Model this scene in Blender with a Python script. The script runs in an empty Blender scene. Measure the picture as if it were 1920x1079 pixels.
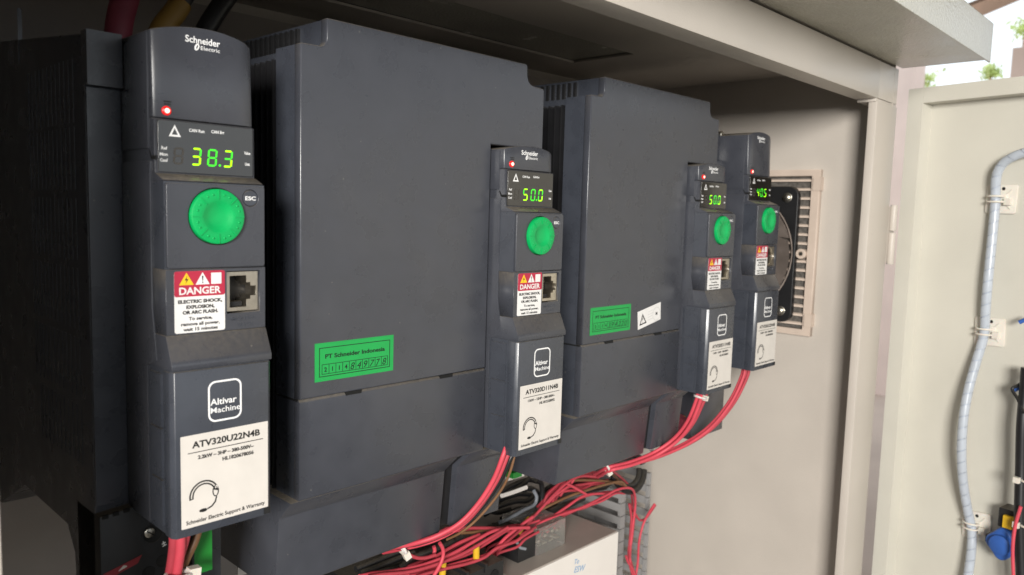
import bpy, bmesh, math, random
from mathutils import Vector, Matrix
import numpy as np

# ------------------------------------------------------------------ scene, camera, world, light
scn = bpy.context.scene
COL = scn.collection
S = 0.001                                   # everything below is written in millimetres
F_PX, PPX, PPY = 1448.0, 960.0, 539.5       # focal length and centre in photograph pixels
def _axes():
    vx = np.array([2352 - PPX, 438 - PPY, F_PX]); vx /= np.linalg.norm(vx)
    vz = np.array([530 - PPX, 15340 - PPY, F_PX]); vz -= vx * (vx @ vz); vz /= np.linalg.norm(vz)
    vy = np.cross(vz, vx)
    if vy[2] < 0: vy = -vy
    return np.array([vx, vy, -vz])
RM = _axes()
CAMP = np.array([0.0, -326.0, 0.0])

cam = bpy.data.cameras.new('camera')
cam.sensor_width = 36.0; cam.sensor_fit = 'HORIZONTAL'
cam.lens = F_PX / 1920.0 * 36.0
cam.clip_start = 0.01; cam.clip_end = 200.0
cam.dof.use_dof = True; cam.dof.focus_distance = 0.46; cam.dof.aperture_fstop = 15.0
camo = bpy.data.objects.new('camera', cam); COL.objects.link(camo)
right, down, fwd = Vector(RM[:, 0]), Vector(RM[:, 1]), Vector(RM[:, 2])
mw = Matrix((right, -down, -fwd)).transposed().to_4x4()
mw.translation = Vector(CAMP) * S
camo.matrix_world = mw
scn.camera = camo

world = bpy.data.worlds.new('World'); scn.world = world; world.use_nodes = True
wn = world.node_tree.nodes; wl = world.node_tree.links
bg = wn['Background']; bg.inputs['Color'].default_value = (0.88, 0.95, 1.0, 1); bg.inputs['Strength'].default_value = 1.22

# the open side of the shelter, to the left of and in front of the cabinet
LDIR = Vector((-0.78, -0.62, 0.175)).normalized()
la = bpy.data.lights.new('open_side_daylight', 'AREA'); la.shape = 'RECTANGLE'; la.size = 0.7; la.size_y = 0.62
la.energy = 98.0; la.color = (1.0, 0.965, 0.91)
lo = bpy.data.objects.new('open_side_daylight', la); COL.objects.link(lo)
lo.location = Vector((0.45, 0.0, -0.05)) + LDIR * 2.6
lo.rotation_euler = LDIR.to_track_quat('Z', 'Y').to_euler()

scn.view_settings.view_transform = 'Standard'; scn.view_settings.look = 'None'
scn.view_settings.exposure = 0.1; scn.view_settings.gamma = 1.0
scn.view_settings.use_curve_mapping = False
scn.render.engine = 'CYCLES'

# ------------------------------------------------------------------ helpers
def ray(px, py): return RM @ np.array([px - PPX, py - PPY, F_PX])
def at(px, py, Y):
    d = ray(px, py); t = (Y - CAMP[1]) / d[1]
    p = CAMP + d * t
    return (p[0], p[1], p[2])
def atX(px, py, X):
    d = ray(px, py); t = (X - CAMP[0]) / d[0]; p = CAMP + d * t
    return (p[0], p[1], p[2])

def tag(o, label=None, cat=None, group=None, kind=None):
    if label: o['label'] = label
    if cat: o['category'] = cat
    if group: o['group'] = group
    if kind: o['kind'] = kind
    return o
def empty(name, loc=(0, 0, 0)):
    o = bpy.data.objects.new(name, None); COL.objects.link(o)
    o.location = Vector(loc) * S; o.empty_display_size = 0.01
    return o
def link(name, me, mat, parent=None, loc=(0, 0, 0)):
    o = bpy.data.objects.new(name, me); COL.objects.link(o)
    if mat is not None and len(me.materials) == 0: me.materials.append(mat)
    if parent is not None: o.parent = parent
    o.location = Vector(loc) * S
    return o
def finish(bm, smooth=35):
    me = bpy.data.meshes.new('m')
    bmesh.ops.recalc_face_normals(bm, faces=bm.faces[:])
    for v in bm.verts: v.co *= S
    bm.to_mesh(me); bm.free()
    if smooth:
        me.polygons.foreach_set('use_smooth', [True] * len(me.polygons))
        me.set_sharp_from_angle(angle=math.radians(smooth))
    return me
def bev(bm, w, seg=2, ang=30):
    if w <= 0: return
    es = [e for e in bm.edges if len(e.link_faces) == 2 and e.calc_face_angle(0) > math.radians(ang)]
    bmesh.ops.bevel(bm, geom=es, offset=w, segments=seg, profile=0.5, affect='EDGES', clamp_overlap=True)
def add_box(bm, x0, x1, y0, y1, z0, z1):
    vs = [bm.verts.new(p) for p in ((x0,y0,z0),(x1,y0,z0),(x1,y1,z0),(x0,y1,z0),(x0,y0,z1),(x1,y0,z1),(x1,y1,z1),(x0,y1,z1))]
    for f in ((0,3,2,1),(4,5,6,7),(0,1,5,4),(1,2,6,5),(2,3,7,6),(3,0,4,7)): bm.faces.new([vs[i] for i in f])
def box(x0, x1, y0, y1, z0, z1, b=0.0, seg=2):
    bm = bmesh.new(); add_box(bm, x0, x1, y0, y1, z0, z1); bev(bm, b, seg); return finish(bm)
def boxes(lst):
    bm = bmesh.new()
    for l in lst: add_box(bm, *l)
    return finish(bm)
def prism(poly, axis, a0, a1, b=0.0, seg=2, ang=30, fn=None):
    """poly: 2-D points. axis 'X' -> (y,z), 'Y' -> (x,z), 'Z' -> (x,y)"""
    def P(p, a):
        return {'X': (a, p[0], p[1]), 'Y': (p[0], a, p[1]), 'Z': (p[0], p[1], a)}[axis]
    bm = bmesh.new()
    A = [bm.verts.new(P(p, a0)) for p in poly]; B = [bm.verts.new(P(p, a1)) for p in poly]
    n = len(poly)
    bm.faces.new(A[::-1]); bm.faces.new(B)
    for i in range(n): bm.faces.new([A[i], A[(i+1) % n], B[(i+1) % n], B[i]])
    bmesh.ops.recalc_face_normals(bm, faces=bm.faces[:])
    bev(bm, b, seg, ang)
    if fn:
        for v in bm.verts: v.co = fn(v.co)
    return finish(bm)
def lathe(prof, n=40, axis='Y'):
    """prof: (radius, height) list; height runs along -axis direction for 'Y' (towards the viewer)"""
    bm = bmesh.new(); rings = []
    for r, h in prof:
        rg = []
        if r <= 1e-6:
            rg = [bm.verts.new(_ax(0, 0, h, axis))] 
        else:
            for i in range(n):
                a = 2 * math.pi * i / n
                rg.append(bm.verts.new(_ax(r * math.cos(a), r * math.sin(a), h, axis)))
        rings.append(rg)
    for A, B in zip(rings, rings[1:]):
        if len(A) == 1 and len(B) == 1: continue
        for i in range(n):
            j = (i + 1) % n
            if len(A) == 1: bm.faces.new([A[0], B[i], B[j]])
            elif len(B) == 1: bm.faces.new([A[i], A[j], B[0]])
            else: bm.faces.new([A[i], A[j], B[j], B[i]])
    return finish(bm, 40)
def _ax(u, v, h, axis):
    return {'Y': (u, -h, v), 'X': (-h, u, v), 'Z': (u, v, h)}[axis]
def catmull(pts, per=8):
    P = [Vector(p) for p in pts]
    if len(P) < 3: return P
    P = [P[0] * 2 - P[1]] + P + [P[-1] * 2 - P[-2]]
    out = []
    for i in range(1, len(P) - 2):
        a, b, c, d = P[i-1], P[i], P[i+1], P[i+2]
        for k in range(per):
            t = k / per
            out.append(0.5 * ((2*b) + (c-a)*t + (2*a-5*b+4*c-d)*t*t + (3*b-a-3*c+d)*t**3))
    out.append(P[-2])
    return out
def frames(P):
    T = []
    for i in range(len(P)):
        a = P[max(0, i-1)]; b = P[min(len(P)-1, i+1)]
        T.append((b - a).normalized())
    n = T[0].orthogonal().normalized(); N = []
    for t in T:
        n = (n - t * n.dot(t)).normalized(); N.append(n.copy())
    return T, N
def tube(pts, r, n=10, per=8, smooth=True, caps=True):
    P = catmull(pts, per) if smooth else [Vector(p) for p in pts]
    T, N = frames(P)
    bm = bmesh.new(); R = []
    for p, t, nn in zip(P, T, N):
        b = t.cross(nn)
        R.append([bm.verts.new(p + (nn*math.cos(2*math.pi*i/n) + b*math.sin(2*math.pi*i/n)) * r) for i in range(n)])
    for A, B in zip(R, R[1:]):
        for i in range(n): bm.faces.new([A[i], A[(i+1) % n], B[(i+1) % n], B[i]])
    if caps: bm.faces.new(R[0][::-1]); bm.faces.new(R[-1])
    return finish(bm, 50)
def poly2d(loops, y0, y1, bevel=0.0):
    """flat plate in the XZ plane between y0 (front) and y1, loops after the first are holes"""
    cu = bpy.data.curves.new('c', 'CURVE'); cu.dimensions = '2D'; cu.fill_mode = 'BOTH'
    for lp in loops:
        sp = cu.splines.new('POLY'); sp.points.add(len(lp) - 1)
        for q, p in zip(sp.points, lp): q.co = (p[0], p[1], 0, 1)
        sp.use_cyclic_u = True
    cu.extrude = max((y1 - y0) / 2 - bevel, 0.0); cu.bevel_depth = bevel; cu.bevel_resolution = 1
    if bevel: cu.offset = -bevel
    return curve_mesh(cu, (y0 + y1) / 2)
def curve_mesh(cu, ymid):
    ob = bpy.data.objects.new('tmp', cu); COL.objects.link(ob)
    dg = bpy.context.evaluated_depsgraph_get()
    me = bpy.data.meshes.new_from_object(ob.evaluated_get(dg))
    bpy.data.objects.remove(ob); bpy.data.curves.remove(cu)
    # curve (x, y, z) -> scene (x, ymid - z, y)
    co = np.empty(len(me.vertices) * 3); me.vertices.foreach_get('co', co); co = co.reshape(-1, 3)
    new = np.stack([co[:, 0], ymid - co[:, 2], co[:, 1]], 1) * S
    me.vertices.foreach_set('co', new.ravel()); me.materials.clear(); me.update()
    bm = bmesh.new(); bm.from_mesh(me); bmesh.ops.remove_doubles(bm, verts=bm.verts[:], dist=1e-7)
    bmesh.ops.recalc_face_normals(bm, faces=bm.faces[:]); bm.to_mesh(me); bm.free()
    return me
def text(body, size, y, x=0, z=0, align='LEFT', width=None, bold=0.0, depth=0.06, rot=0.0, shear=0.0):
    """lettering in the XZ plane facing -Y; size = cap height in mm; x, z = baseline anchor; width stretches to fit"""
    cu = bpy.data.curves.new('t', 'FONT'); cu.body = body; cu.size = size / 0.73
    cu.align_x = 'LEFT'; cu.resolution_u = 3; cu.offset = bold; cu.extrude = depth / 2; cu.shear = shear
    me = curve_mesh(cu, 0.0)
    co = np.empty(len(me.vertices) * 3); me.vertices.foreach_get('co', co); co = co.reshape(-1, 3) / S
    if len(co):
        x0, x1 = co[:, 0].min(), co[:, 0].max()
        sx = 1.0
        if width: sx = width / max(x1 - x0, 1e-6)
        co[:, 0] = (co[:, 0] - x0) * sx
        w = (x1 - x0) * sx
        co[:, 0] -= {'LEFT': 0, 'CENTER': w / 2, 'RIGHT': w}[align]
        c, s = math.cos(rot), math.sin(rot)
        X = co[:, 0] * c - co[:, 2] * s; Z = co[:, 0] * s + co[:, 2] * c
        co = np.stack([X + x, co[:, 1] + y, Z + z], 1) * S
        me.vertices.foreach_set('co', co.ravel()); me.update()
    return me
def rrect(x0, x1, z0, z1, r, n=5):
    out = []
    for cx, cz, a0 in ((x1-r, z1-r, 0), (x0+r, z1-r, 90), (x0+r, z0+r, 180), (x1-r, z0+r, 270)):
        for k in range(n + 1):
            a = math.radians(a0 + 90 * k / n); out.append((cx + r*math.cos(a), cz + r*math.sin(a)))
    return out
def circ(cx, cz, r, n=48): return [(cx + r*math.cos(2*math.pi*i/n), cz + r*math.sin(2*math.pi*i/n)) for i in range(n)]
CACHE = {}
def cached(key, fn):
    if key not in CACHE: CACHE[key] = fn()
    return CACHE[key]

# ------------------------------------------------------------------ materials
MATS = {}
def mat(name, col, rough=0.5, metal=0.0, noise=0.0, nscale=200.0, bump=0.0, bscale=2000.0, dust=0.0, coat=0.0,
        spec=0.5, trans=0.0, emis=None, estr=0.0, ior=1.45, alpha=1.0, specks=0.0, rvar=0.0, sss=0.0, bdist=0.0003, lint=0):
    if name in MATS: return MATS[name]
    m = bpy.data.materials.new(name); m.use_nodes = True
    nt = m.node_tree; b = nt.nodes['Principled BSDF']
    b.inputs['Roughness'].default_value = rough; b.inputs['Metallic'].default_value = metal
    b.inputs['Specular IOR Level'].default_value = spec; b.inputs['IOR'].default_value = ior
    b.inputs['Coat Weight'].default_value = coat; b.inputs['Transmission Weight'].default_value = trans
    b.inputs['Alpha'].default_value = alpha
    if sss:
        b.inputs['Subsurface Weight'].default_value = sss; b.inputs['Subsurface Scale'].default_value = 0.002
    if emis:
        b.inputs['Emission Color'].default_value = (*emis, 1); b.inputs['Emission Strength'].default_value = estr
    tc = nt.nodes.new('ShaderNodeTexCoord')
    last = None
    def rgb(c):
        n = nt.nodes.new('ShaderNodeRGB'); n.outputs[0].default_value = (*c, 1); return n.outputs[0]
    last = rgb(col)
    if noise > 0:
        n = nt.nodes.new('ShaderNodeTexNoise'); n.inputs['Scale'].default_value = nscale; n.inputs['Detail'].default_value = 5
        nt.links.new(tc.outputs['Object'], n.inputs['Vector'])
        mr = nt.nodes.new('ShaderNodeMapRange'); mr.inputs['From Min'].default_value = 0.3; mr.inputs['From Max'].default_value = 0.7
        mr.inputs['To Min'].default_value = 1 - noise; mr.inputs['To Max'].default_value = 1 + noise
        nt.links.new(n.outputs['Fac'], mr.inputs['Value'])
        mx = nt.nodes.new('ShaderNodeVectorMath'); mx.operation = 'SCALE'
        nt.links.new(last, mx.inputs[0]); nt.links.new(mr.outputs['Result'], mx.inputs['Scale']); last = mx.outputs[0]
        if rvar:
            m2 = nt.nodes.new('ShaderNodeMapRange'); m2.inputs['From Min'].default_value = 0.3; m2.inputs['From Max'].default_value = 0.7
            m2.inputs['To Min'].default_value = max(rough - rvar, 0.02); m2.inputs['To Max'].default_value = rough + rvar
            nt.links.new(n.outputs['Fac'], m2.inputs['Value']); nt.links.new(m2.outputs['Result'], b.inputs['Roughness'])
    if lint:            # tiny pale specks of lint and dust stuck to the plastic, and faint wiped smears
        v = nt.nodes.new('ShaderNodeTexVoronoi'); v.inputs['Scale'].default_value = 70.0
        nt.links.new(tc.outputs['Object'], v.inputs['Vector'])
        lt = nt.nodes.new('ShaderNodeMath'); lt.operation = 'LESS_THAN'; lt.inputs[1].default_value = 0.028
        nt.links.new(v.outputs['Distance'], lt.inputs[0])
        n4 = nt.nodes.new('ShaderNodeTexNoise'); n4.inputs['Scale'].default_value = 22.0; n4.inputs['Detail'].default_value = 8
        nt.links.new(tc.outputs['Object'], n4.inputs['Vector'])
        m4 = nt.nodes.new('ShaderNodeMapRange'); m4.inputs['From Min'].default_value = 0.52; m4.inputs['From Max'].default_value = 0.8; m4.inputs['To Max'].default_value = 0.03
        nt.links.new(n4.outputs['Fac'], m4.inputs['Value'])
        ad = nt.nodes.new('ShaderNodeMath'); ad.operation = 'MULTIPLY_ADD'; ad.inputs[1].default_value = 0.35
        nt.links.new(lt.outputs[0], ad.inputs[0]); nt.links.new(m4.outputs['Result'], ad.inputs[2])
        mx = nt.nodes.new('ShaderNodeMix'); mx.data_type = 'RGBA'
        nt.links.new(ad.outputs[0], mx.inputs['Factor']); nt.links.new(last, mx.inputs[6]); mx.inputs[7].default_value = (0.30, 0.28, 0.25, 1)
        last = mx.outputs[2]
    if specks > 0:      # small dark chips in the paint / pale dust specks
        v = nt.nodes.new('ShaderNodeTexVoronoi'); v.inputs['Scale'].default_value = 130.0
        nt.links.new(tc.outputs['Object'], v.inputs['Vector'])
        n3 = nt.nodes.new('ShaderNodeTexNoise'); n3.inputs['Scale'].default_value = 9.0
        nt.links.new(tc.outputs['Object'], n3.inputs['Vector'])
        th = nt.nodes.new('ShaderNodeMapRange'); th.inputs['From Min'].default_value = 0.58; th.inputs['From Max'].default_value = 0.75
        th.inputs['To Min'].default_value = 0.0; th.inputs['To Max'].default_value = specks
        nt.links.new(n3.outputs['Fac'], th.inputs['Value'])
        lt = nt.nodes.new('ShaderNodeMath'); lt.operation = 'LESS_THAN'
        nt.links.new(v.outputs['Distance'], lt.inputs[0]); nt.links.new(th.outputs['Result'], lt.inputs[1])
        mx = nt.nodes.new('ShaderNodeMix'); mx.data_type = 'RGBA'
        nt.links.new(lt.outputs[0], mx.inputs['Factor']); nt.links.new(last, mx.inputs[6]); mx.inputs[7].default_value = (0.12, 0.10, 0.08, 1)
        last = mx.outputs[2]
    if dust > 0:        # dust that has settled on faces that look up
        g = nt.nodes.new('ShaderNodeNewGeometry'); sp = nt.nodes.new('ShaderNodeSeparateXYZ')
        nt.links.new(g.outputs['Normal'], sp.inputs[0])
        mr = nt.nodes.new('ShaderNodeMapRange'); mr.inputs['From Min'].default_value = 0.3; mr.inputs['From Max'].default_value = 0.95
        mr.inputs['To Max'].default_value = dust
        nt.links.new(sp.outputs['Z'], mr.inputs['Value'])
        n2 = nt.nodes.new('ShaderNodeTexNoise'); n2.inputs['Scale'].default_value = 500.0; n2.inputs['Detail'].default_value = 6
        nt.links.new(tc.outputs['Object'], n2.inputs['Vector'])
        mm = nt.nodes.new('ShaderNodeMath'); mm.operation = 'MULTIPLY'
        nt.links.new(mr.outputs['Result'], mm.inputs[0]); nt.links.new(n2.outputs['Fac'], mm.inputs[1])
        mx = nt.nodes.new('ShaderNodeMix'); mx.data_type = 'RGBA'
        nt.links.new(mm.outputs[0], mx.inputs['Factor']); nt.links.new(last, mx.inputs[6]); mx.inputs[7].default_value = (0.26, 0.22, 0.16, 1)
        last = mx.outputs[2]
    nt.links.new(last, b.inputs['Base Color'])
    if bump > 0:
        n = nt.nodes.new('ShaderNodeTexNoise'); n.inputs['Scale'].default_value = bscale; n.inputs['Detail'].default_value = 3
        nt.links.new(tc.outputs['Object'], n.inputs['Vector'])
        bp = nt.nodes.new('ShaderNodeBump'); bp.inputs['Strength'].default_value = bump; bp.inputs['Distance'].default_value = bdist
        nt.links.new(n.outputs['Fac'], bp.inputs['Height']); nt.links.new(bp.outputs['Normal'], b.inputs['Normal'])
    MATS[name] = m
    return m

PL   = mat('charcoal_plastic', (0.046, 0.049, 0.060), 0.30, spec=0.7, lint=1, noise=0.10, nscale=60, bump=0.10, bscale=2600, dust=0.9, rvar=0.06)
PLD  = mat('charcoal_plastic_smooth', (0.044, 0.049, 0.062), 0.29, spec=0.7, lint=1, noise=0.10, nscale=80, bump=0.10, bscale=2200, dust=0.7, rvar=0.05)
BLK  = mat('black_plastic', (0.014, 0.014, 0.015), 0.45, noise=0.15, nscale=150, bump=0.1, bscale=1800, dust=0.5)
HEAT = mat('dark_heatsink', (0.02, 0.02, 0.022), 0.4, metal=0.3, noise=0.15, nscale=100, dust=0.5)
WIN  = mat('display_smoked_glass', (0.016, 0.014, 0.012), 0.09, noise=0.1, nscale=90, spec=1.0)
WHT  = mat('white_print', (0.80, 0.80, 0.80), 0.5)
GRYP = mat('pale_grey_print', (0.55, 0.55, 0.54), 0.5)
PAP  = mat('label_paper', (0.63, 0.595, 0.555), 0.5, noise=0.03, nscale=120)
PAPW = mat('white_label_paper', (0.74, 0.73, 0.72), 0.45, noise=0.02, nscale=120)
INK  = mat('black_ink', (0.012, 0.012, 0.012), 0.5)
PEN  = mat('pen_ink', (0.006, 0.02, 0.012), 0.5)
RED  = mat('danger_red', (0.42, 0.022, 0.055), 0.45)
YEL  = mat('warning_yellow', (0.85, 0.52, 0.02), 0.45)
GRN  = mat('jog_dial_green', (0.0, 0.36, 0.09), 0.42, noise=0.05, nscale=200, bump=0.08, bscale=2500)
STK  = mat('green_sticker', (0.012, 0.33, 0.07), 0.45, noise=0.05, nscale=90)
GAP  = mat('dark_gap', (0.004, 0.004, 0.004), 0.8)
MET  = mat('tin_shield', (0.55, 0.50, 0.42), 0.35, metal=1.0, noise=0.12, nscale=300, bump=0.05, bscale=1500)
SCRW = mat('zinc_screw', (0.60, 0.57, 0.50), 0.32, metal=1.0, noise=0.2, nscale=500)
GOLD = mat('gold_contact', (0.75, 0.52, 0.2), 0.3, metal=1.0)
SEGY = mat('segment_lit_bright', (0.1, 0.3, 0.0), 0.4, emis=(0.42, 1.0, 0.0), estr=1.6)
SEGG = mat('segment_lit', (0.02, 0.25, 0.02), 0.4, emis=(0.06, 0.9, 0.02), estr=1.0)
SEGD = mat('segment_unlit', (0.055, 0.050, 0.045), 0.5)
LEDM = mat('led_core', (0.9, 0.3, 0.25), 0.4, emis=(1.0, 0.35, 0.28), estr=3.0)
LEDR = mat('led_lens', (0.4, 0.01, 0.01), 0.25, emis=(1.0, 0.02, 0.02), estr=0.6)
BEI  = mat('cabinet_paint', (0.50, 0.455, 0.405), 0.42, noise=0.05, nscale=14, bump=0.55, bscale=700, rvar=0.05)
BEIC = mat('cabinet_paint_worn', (0.50, 0.455, 0.405), 0.42, noise=0.05, nscale=14, bump=0.55, bscale=700, rvar=0.05, specks=0.2)
BEIT = mat('canopy_paint', (0.52, 0.50, 0.43), 0.24, noise=0.03, nscale=20, bump=1.0, bscale=430, rvar=0.04, bdist=0.0009)
DOORP= mat('door_paint', (0.56, 0.54, 0.475), 0.40, noise=0.04, nscale=16, bump=0.5, bscale=800, rvar=0.05)
PLATE= mat('mounting_plate_paint', (0.30, 0.27, 0.25), 0.5, noise=0.08, nscale=20, bump=0.2, bscale=600)
REDW = mat('red_wire_pvc', (0.56, 0.06, 0.088), 0.5, noise=0.10, nscale=60, bump=0.05)
REDW2= mat('red_wire_pvc_dull', (0.42, 0.045, 0.065), 0.55, noise=0.14, nscale=60, bump=0.05)
BRNW = mat('brown_wire_pvc', (0.17, 0.085, 0.04), 0.45, noise=0.15, nscale=80)
BLKW = mat('black_cable_pvc', (0.012, 0.012, 0.013), 0.38, noise=0.2, nscale=60, dust=0.35)
GRYW = mat('grey_cable_pvc', (0.22, 0.24, 0.27), 0.45, noise=0.1, nscale=60)
DUCT = mat('grey_wiring_duct', (0.28, 0.275, 0.275), 0.45, noise=0.06, nscale=50, bump=0.06, dust=0.3)
NYL  = mat('white_nylon', (0.66, 0.62, 0.55), 0.42, noise=0.05, nscale=90, sss=0.15)
NYLT = mat('clear_nylon', (0.85, 0.80, 0.78), 0.35, trans=0.35, sss=0.1)
FANB = mat('fan_black', (0.012, 0.012, 0.013), 0.45, dust=0.5, noise=0.2, nscale=60)
FANI = mat('fan_dusty_blade', (0.30, 0.25, 0.22), 0.45, metal=0.2, noise=0.25, nscale=45, rvar=0.1)
GRIL = mat('fan_grille_plastic', (0.56, 0.46, 0.385), 0.5, noise=0.05, nscale=60)
FILT = mat('filter_mat', (0.10, 0.09, 0.08), 0.9, noise=0.4, nscale=300, bump=0.6, bscale=900)
BLUE = mat('blue_switch_plastic', (0.03, 0.10, 0.36), 0.40, noise=0.08, nscale=80)
YELP = mat('yellow_plastic', (0.62, 0.38, 0.02), 0.4, noise=0.05, nscale=90)
GRNP = mat('green_connector_plastic', (0.015, 0.22, 0.03), 0.4, noise=0.06, nscale=90)
WRAP = mat('spiral_wrap_plastic', (0.62, 0.67, 0.74), 0.25, trans=0.35, noise=0.04, nscale=60, sss=0.0)
WRAPI= mat('blue_grey_core', (0.28, 0.36, 0.50), 0.4, noise=0.08, nscale=40)
PSU  = mat('supply_steel', (0.42, 0.38, 0.34), 0.45, metal=0.25, noise=0.06, nscale=40)
PSUF = mat('supply_front_white', (0.72, 0.68, 0.64), 0.5, noise=0.02, nscale=60)
BLUI = mat('blue_marker', (0.22, 0.36, 0.55), 0.5)
CLR  = mat('clear_cover_plastic', (0.85, 0.83, 0.78), 0.18, trans=0.85, ior=1.4)
PINK = mat('pink_render', (0.85, 0.69, 0.62), 0.8, noise=0.08, nscale=3)
WOOD = mat('brown_beam', (0.60, 0.42, 0.32), 0.7, noise=0.15, nscale=5)
LEAF = mat('leaf_green', (0.66, 0.78, 0.30), 0.5, noise=0.25, nscale=10)
CONC = mat('concrete_ground', (0.12, 0.115, 0.105), 0.9, noise=0.15, nscale=1.5, bump=0.2, bscale=60)
SHR  = mat('heat_shrink_red', (0.20, 0.03, 0.05), 0.5, noise=0.1, nscale=90)
SHY  = mat('heat_shrink_yellow', (0.26, 0.15, 0.03), 0.5, noise=0.1, nscale=90)

# ------------------------------------------------------------------ ground and cabinet
bm = bmesh.new(); add_box(bm, -30000, 30000, -30000, 30000, -1120, -1100)  # ground out of view, added to limit and bounce light from below
tag(link('ground', finish(bm, 0), CONC), 'unseen grey concrete ground below the cabinet, added for the light', 'ground', kind='structure')

bm = bmesh.new(); add_box(bm, 2300, 29000, -29000, 29000, -1099.9, -1096)  # far tan strip, added for the light and the tone in the door gap
tag(link('added_paving', finish(bm, 0), mat('tan_paving', (0.46, 0.36, 0.30), 0.9, noise=0.1, nscale=2)), 'tan paving beyond the cabinet, added for the light', 'paving', kind='structure')
bm = bmesh.new(); add_box(bm, -6000, 3700, -4500, 1500, 1000, 1060)  # roof out of view, added to block the high sky and dim the cabinet
tag(link('added_shade_roof', finish(bm, 0), mat('shade_roof_sheet', (0.25, 0.22, 0.19), 0.8, noise=0.1, nscale=2)), 'unseen roof over the cabinet, added to shade it', 'roof', kind='structure')

cab = empty('electrical_cabinet', (435, 83, -640))
cab['label'] = 'beige painted steel cabinet with rain canopy and open door'; cab['category'] = 'cabinet'
CB = (-435, -83, 640)
def cpart(name, me, m, parent=None): 
    if parent is None: return link(name, me, m, cab, CB)
    return link(name, me, m, parent)
XL, XR, YB, ZC, YF = 14, 811, 227, 153, -60
cpart('mounting_plate', box(XL + 6, XR - 14, YB, YB + 3, -620, 140), PLATE)
cpart('back_wall', box(XL - 2, XR + 2, YB + 24, YB + 26, -642, ZC + 2), BEI)
cpart('side_wall', box(XR, XR + 2, YF + 0.5, YB + 24, -640, ZC), BEI)
sw = cpart('side_wall', box(XL - 2, XL, YF + 0.5, YB + 24, -640, ZC), BEI)
cpart('floor_panel', box(XL, XR, YF + 0.5, YB + 24, -642, -640), BEI)
# ceiling sheet with the cable entry opening cut into it
ox0, ox1, oy0, oy1 = 175, 622, 116, 190
cpart('ceiling', boxes([(XL, XR, YF + 0.5, oy0, ZC, ZC + 2), (XL, XR, oy1, YB + 24, ZC, ZC + 2),
                        (XL, ox0, oy0, oy1, ZC, ZC + 2), (ox1, XR, oy0, oy1, ZC, ZC + 2)]), BEI)
cpart('cable_entry_box', boxes([(ox0 - 2, ox0, oy0 - 2, oy1 + 2, ZC + 2.2, ZC + 60), (ox1, ox1 + 2, oy0 - 2, oy1 + 2, ZC + 2.2, ZC + 60),
                        (ox0, ox1, oy0 - 2, oy0, ZC + 2.2, ZC + 60), (ox0, ox1, oy1, oy1 + 2, ZC + 2.2, ZC + 60),
                        (ox0 - 2, ox1 + 2, oy0 - 2, oy1 + 2, ZC + 60, ZC + 62)]), BLK)
# frame round the opening: beam on top, posts with a return at each side
cpart('top_beam', prism([(YF, 116), (YF, 150.5), (YF + 3, 150.5), (YF + 3, 119), (YF + 18, 119), (YF + 18, 150.5), (YF + 20, 150.5), (YF + 20, 116)], 'X', XL + 2, 770, 0.7), BEIC)
cpart('beam_end_weld', prism([(YF + 0.8, 113), (YF + 0.8, 116.2), (YF + 18, 116.2), (YF + 18, 113)], 'X', 766, 822, 0.5), BEI)
cpart('beam_face_end', box(770.2, 822, YF + 0.6, YF + 19, 116.6, 150.4, 0.6), BEI)
cpart('side_post', prism([(768, YF), (823, YF), (823, YF + 2), (770, YF + 2), (770, YF + 8), (768, YF + 8)], 'Z', -640, 113.5, 0.5), BEIC)
cpart('side_post', prism([(57.6, YF), (12, YF), (12, YF + 2), (55.6, YF + 2), (55.6, YF + 20), (57.6, YF + 20)], 'Z', -640, 116, 0.5), BEI)
cpart('bottom_beam', box(XL + 2, 770, YF, YF + 20, -640, -600, 0.6), BEI)
can = cpart('rain_canopy', prism([(YB + 30, 155.5), (YB + 30, 172), (-136, 185), (-137, 184), (-137, 149.5), (-135, 149.5), (-135, 152), (YF - 0.5, 152), (YF - 0.5, 155.5)], 'X', -4, 827, 0.6), BEIT)

# ------------------------------------------------------------------ door
DA = math.radians(12.5)
DH = Vector((845, -63, 0)); DU = Vector((-math.sin(DA), -math.cos(DA), 0)); DN = Vector((-math.cos(DA), math.sin(DA), 0))
def dr(u, w, z): return DH + DU * u + DN * w + Vector((0, 0, z))
def on_door(px, py, w):
    d = Vector(ray(px, py)); o = Vector(CAMP); p0 = DH + DN * w
    t = (p0 - o).dot(DN) / d.dot(DN)
    return o + d * t
def dbox(u0, u1, w0, w1, z0, z1, b=0.0):
    bm = bmesh.new(); add_box(bm, u0, u1, w0, w1, z0, z1); bev(bm, b)
    for v in bm.verts: v.co = dr(v.co.x, v.co.y, v.co.z)
    return finish(bm)
ZT, ZB = 134, -630
door = cpart('door', dbox(0.5, 800, -19.8, -18, ZB, ZT), DOORP)
cpart('rim', dbox(0, 15, -18, 0, ZB, ZT, 1.2), DOORP, door)
cpart('rim', dbox(15.1, 800, -17.9, -0.2, ZT - 15, ZT, 1.2), DOORP, door)
cpart('rim', dbox(785, 800.2, -17.9, -0.2, ZB, ZT - 15.1, 1.2), DOORP, door)
for z1, z0 in ((18, -8), (-10, -42)):
    cpart('hinge', prism([(829 + 3.6*math.cos(a*math.pi/6), -62.5 + 3.6*math.sin(a*math.pi/6)) for a in range(12)], 'Z', z0, z1, 0.5), BEI, door)
cpart('hinge', box(823.2, 842, -60, -57.5, -40, 16, 0.4), BEI, door)

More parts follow.
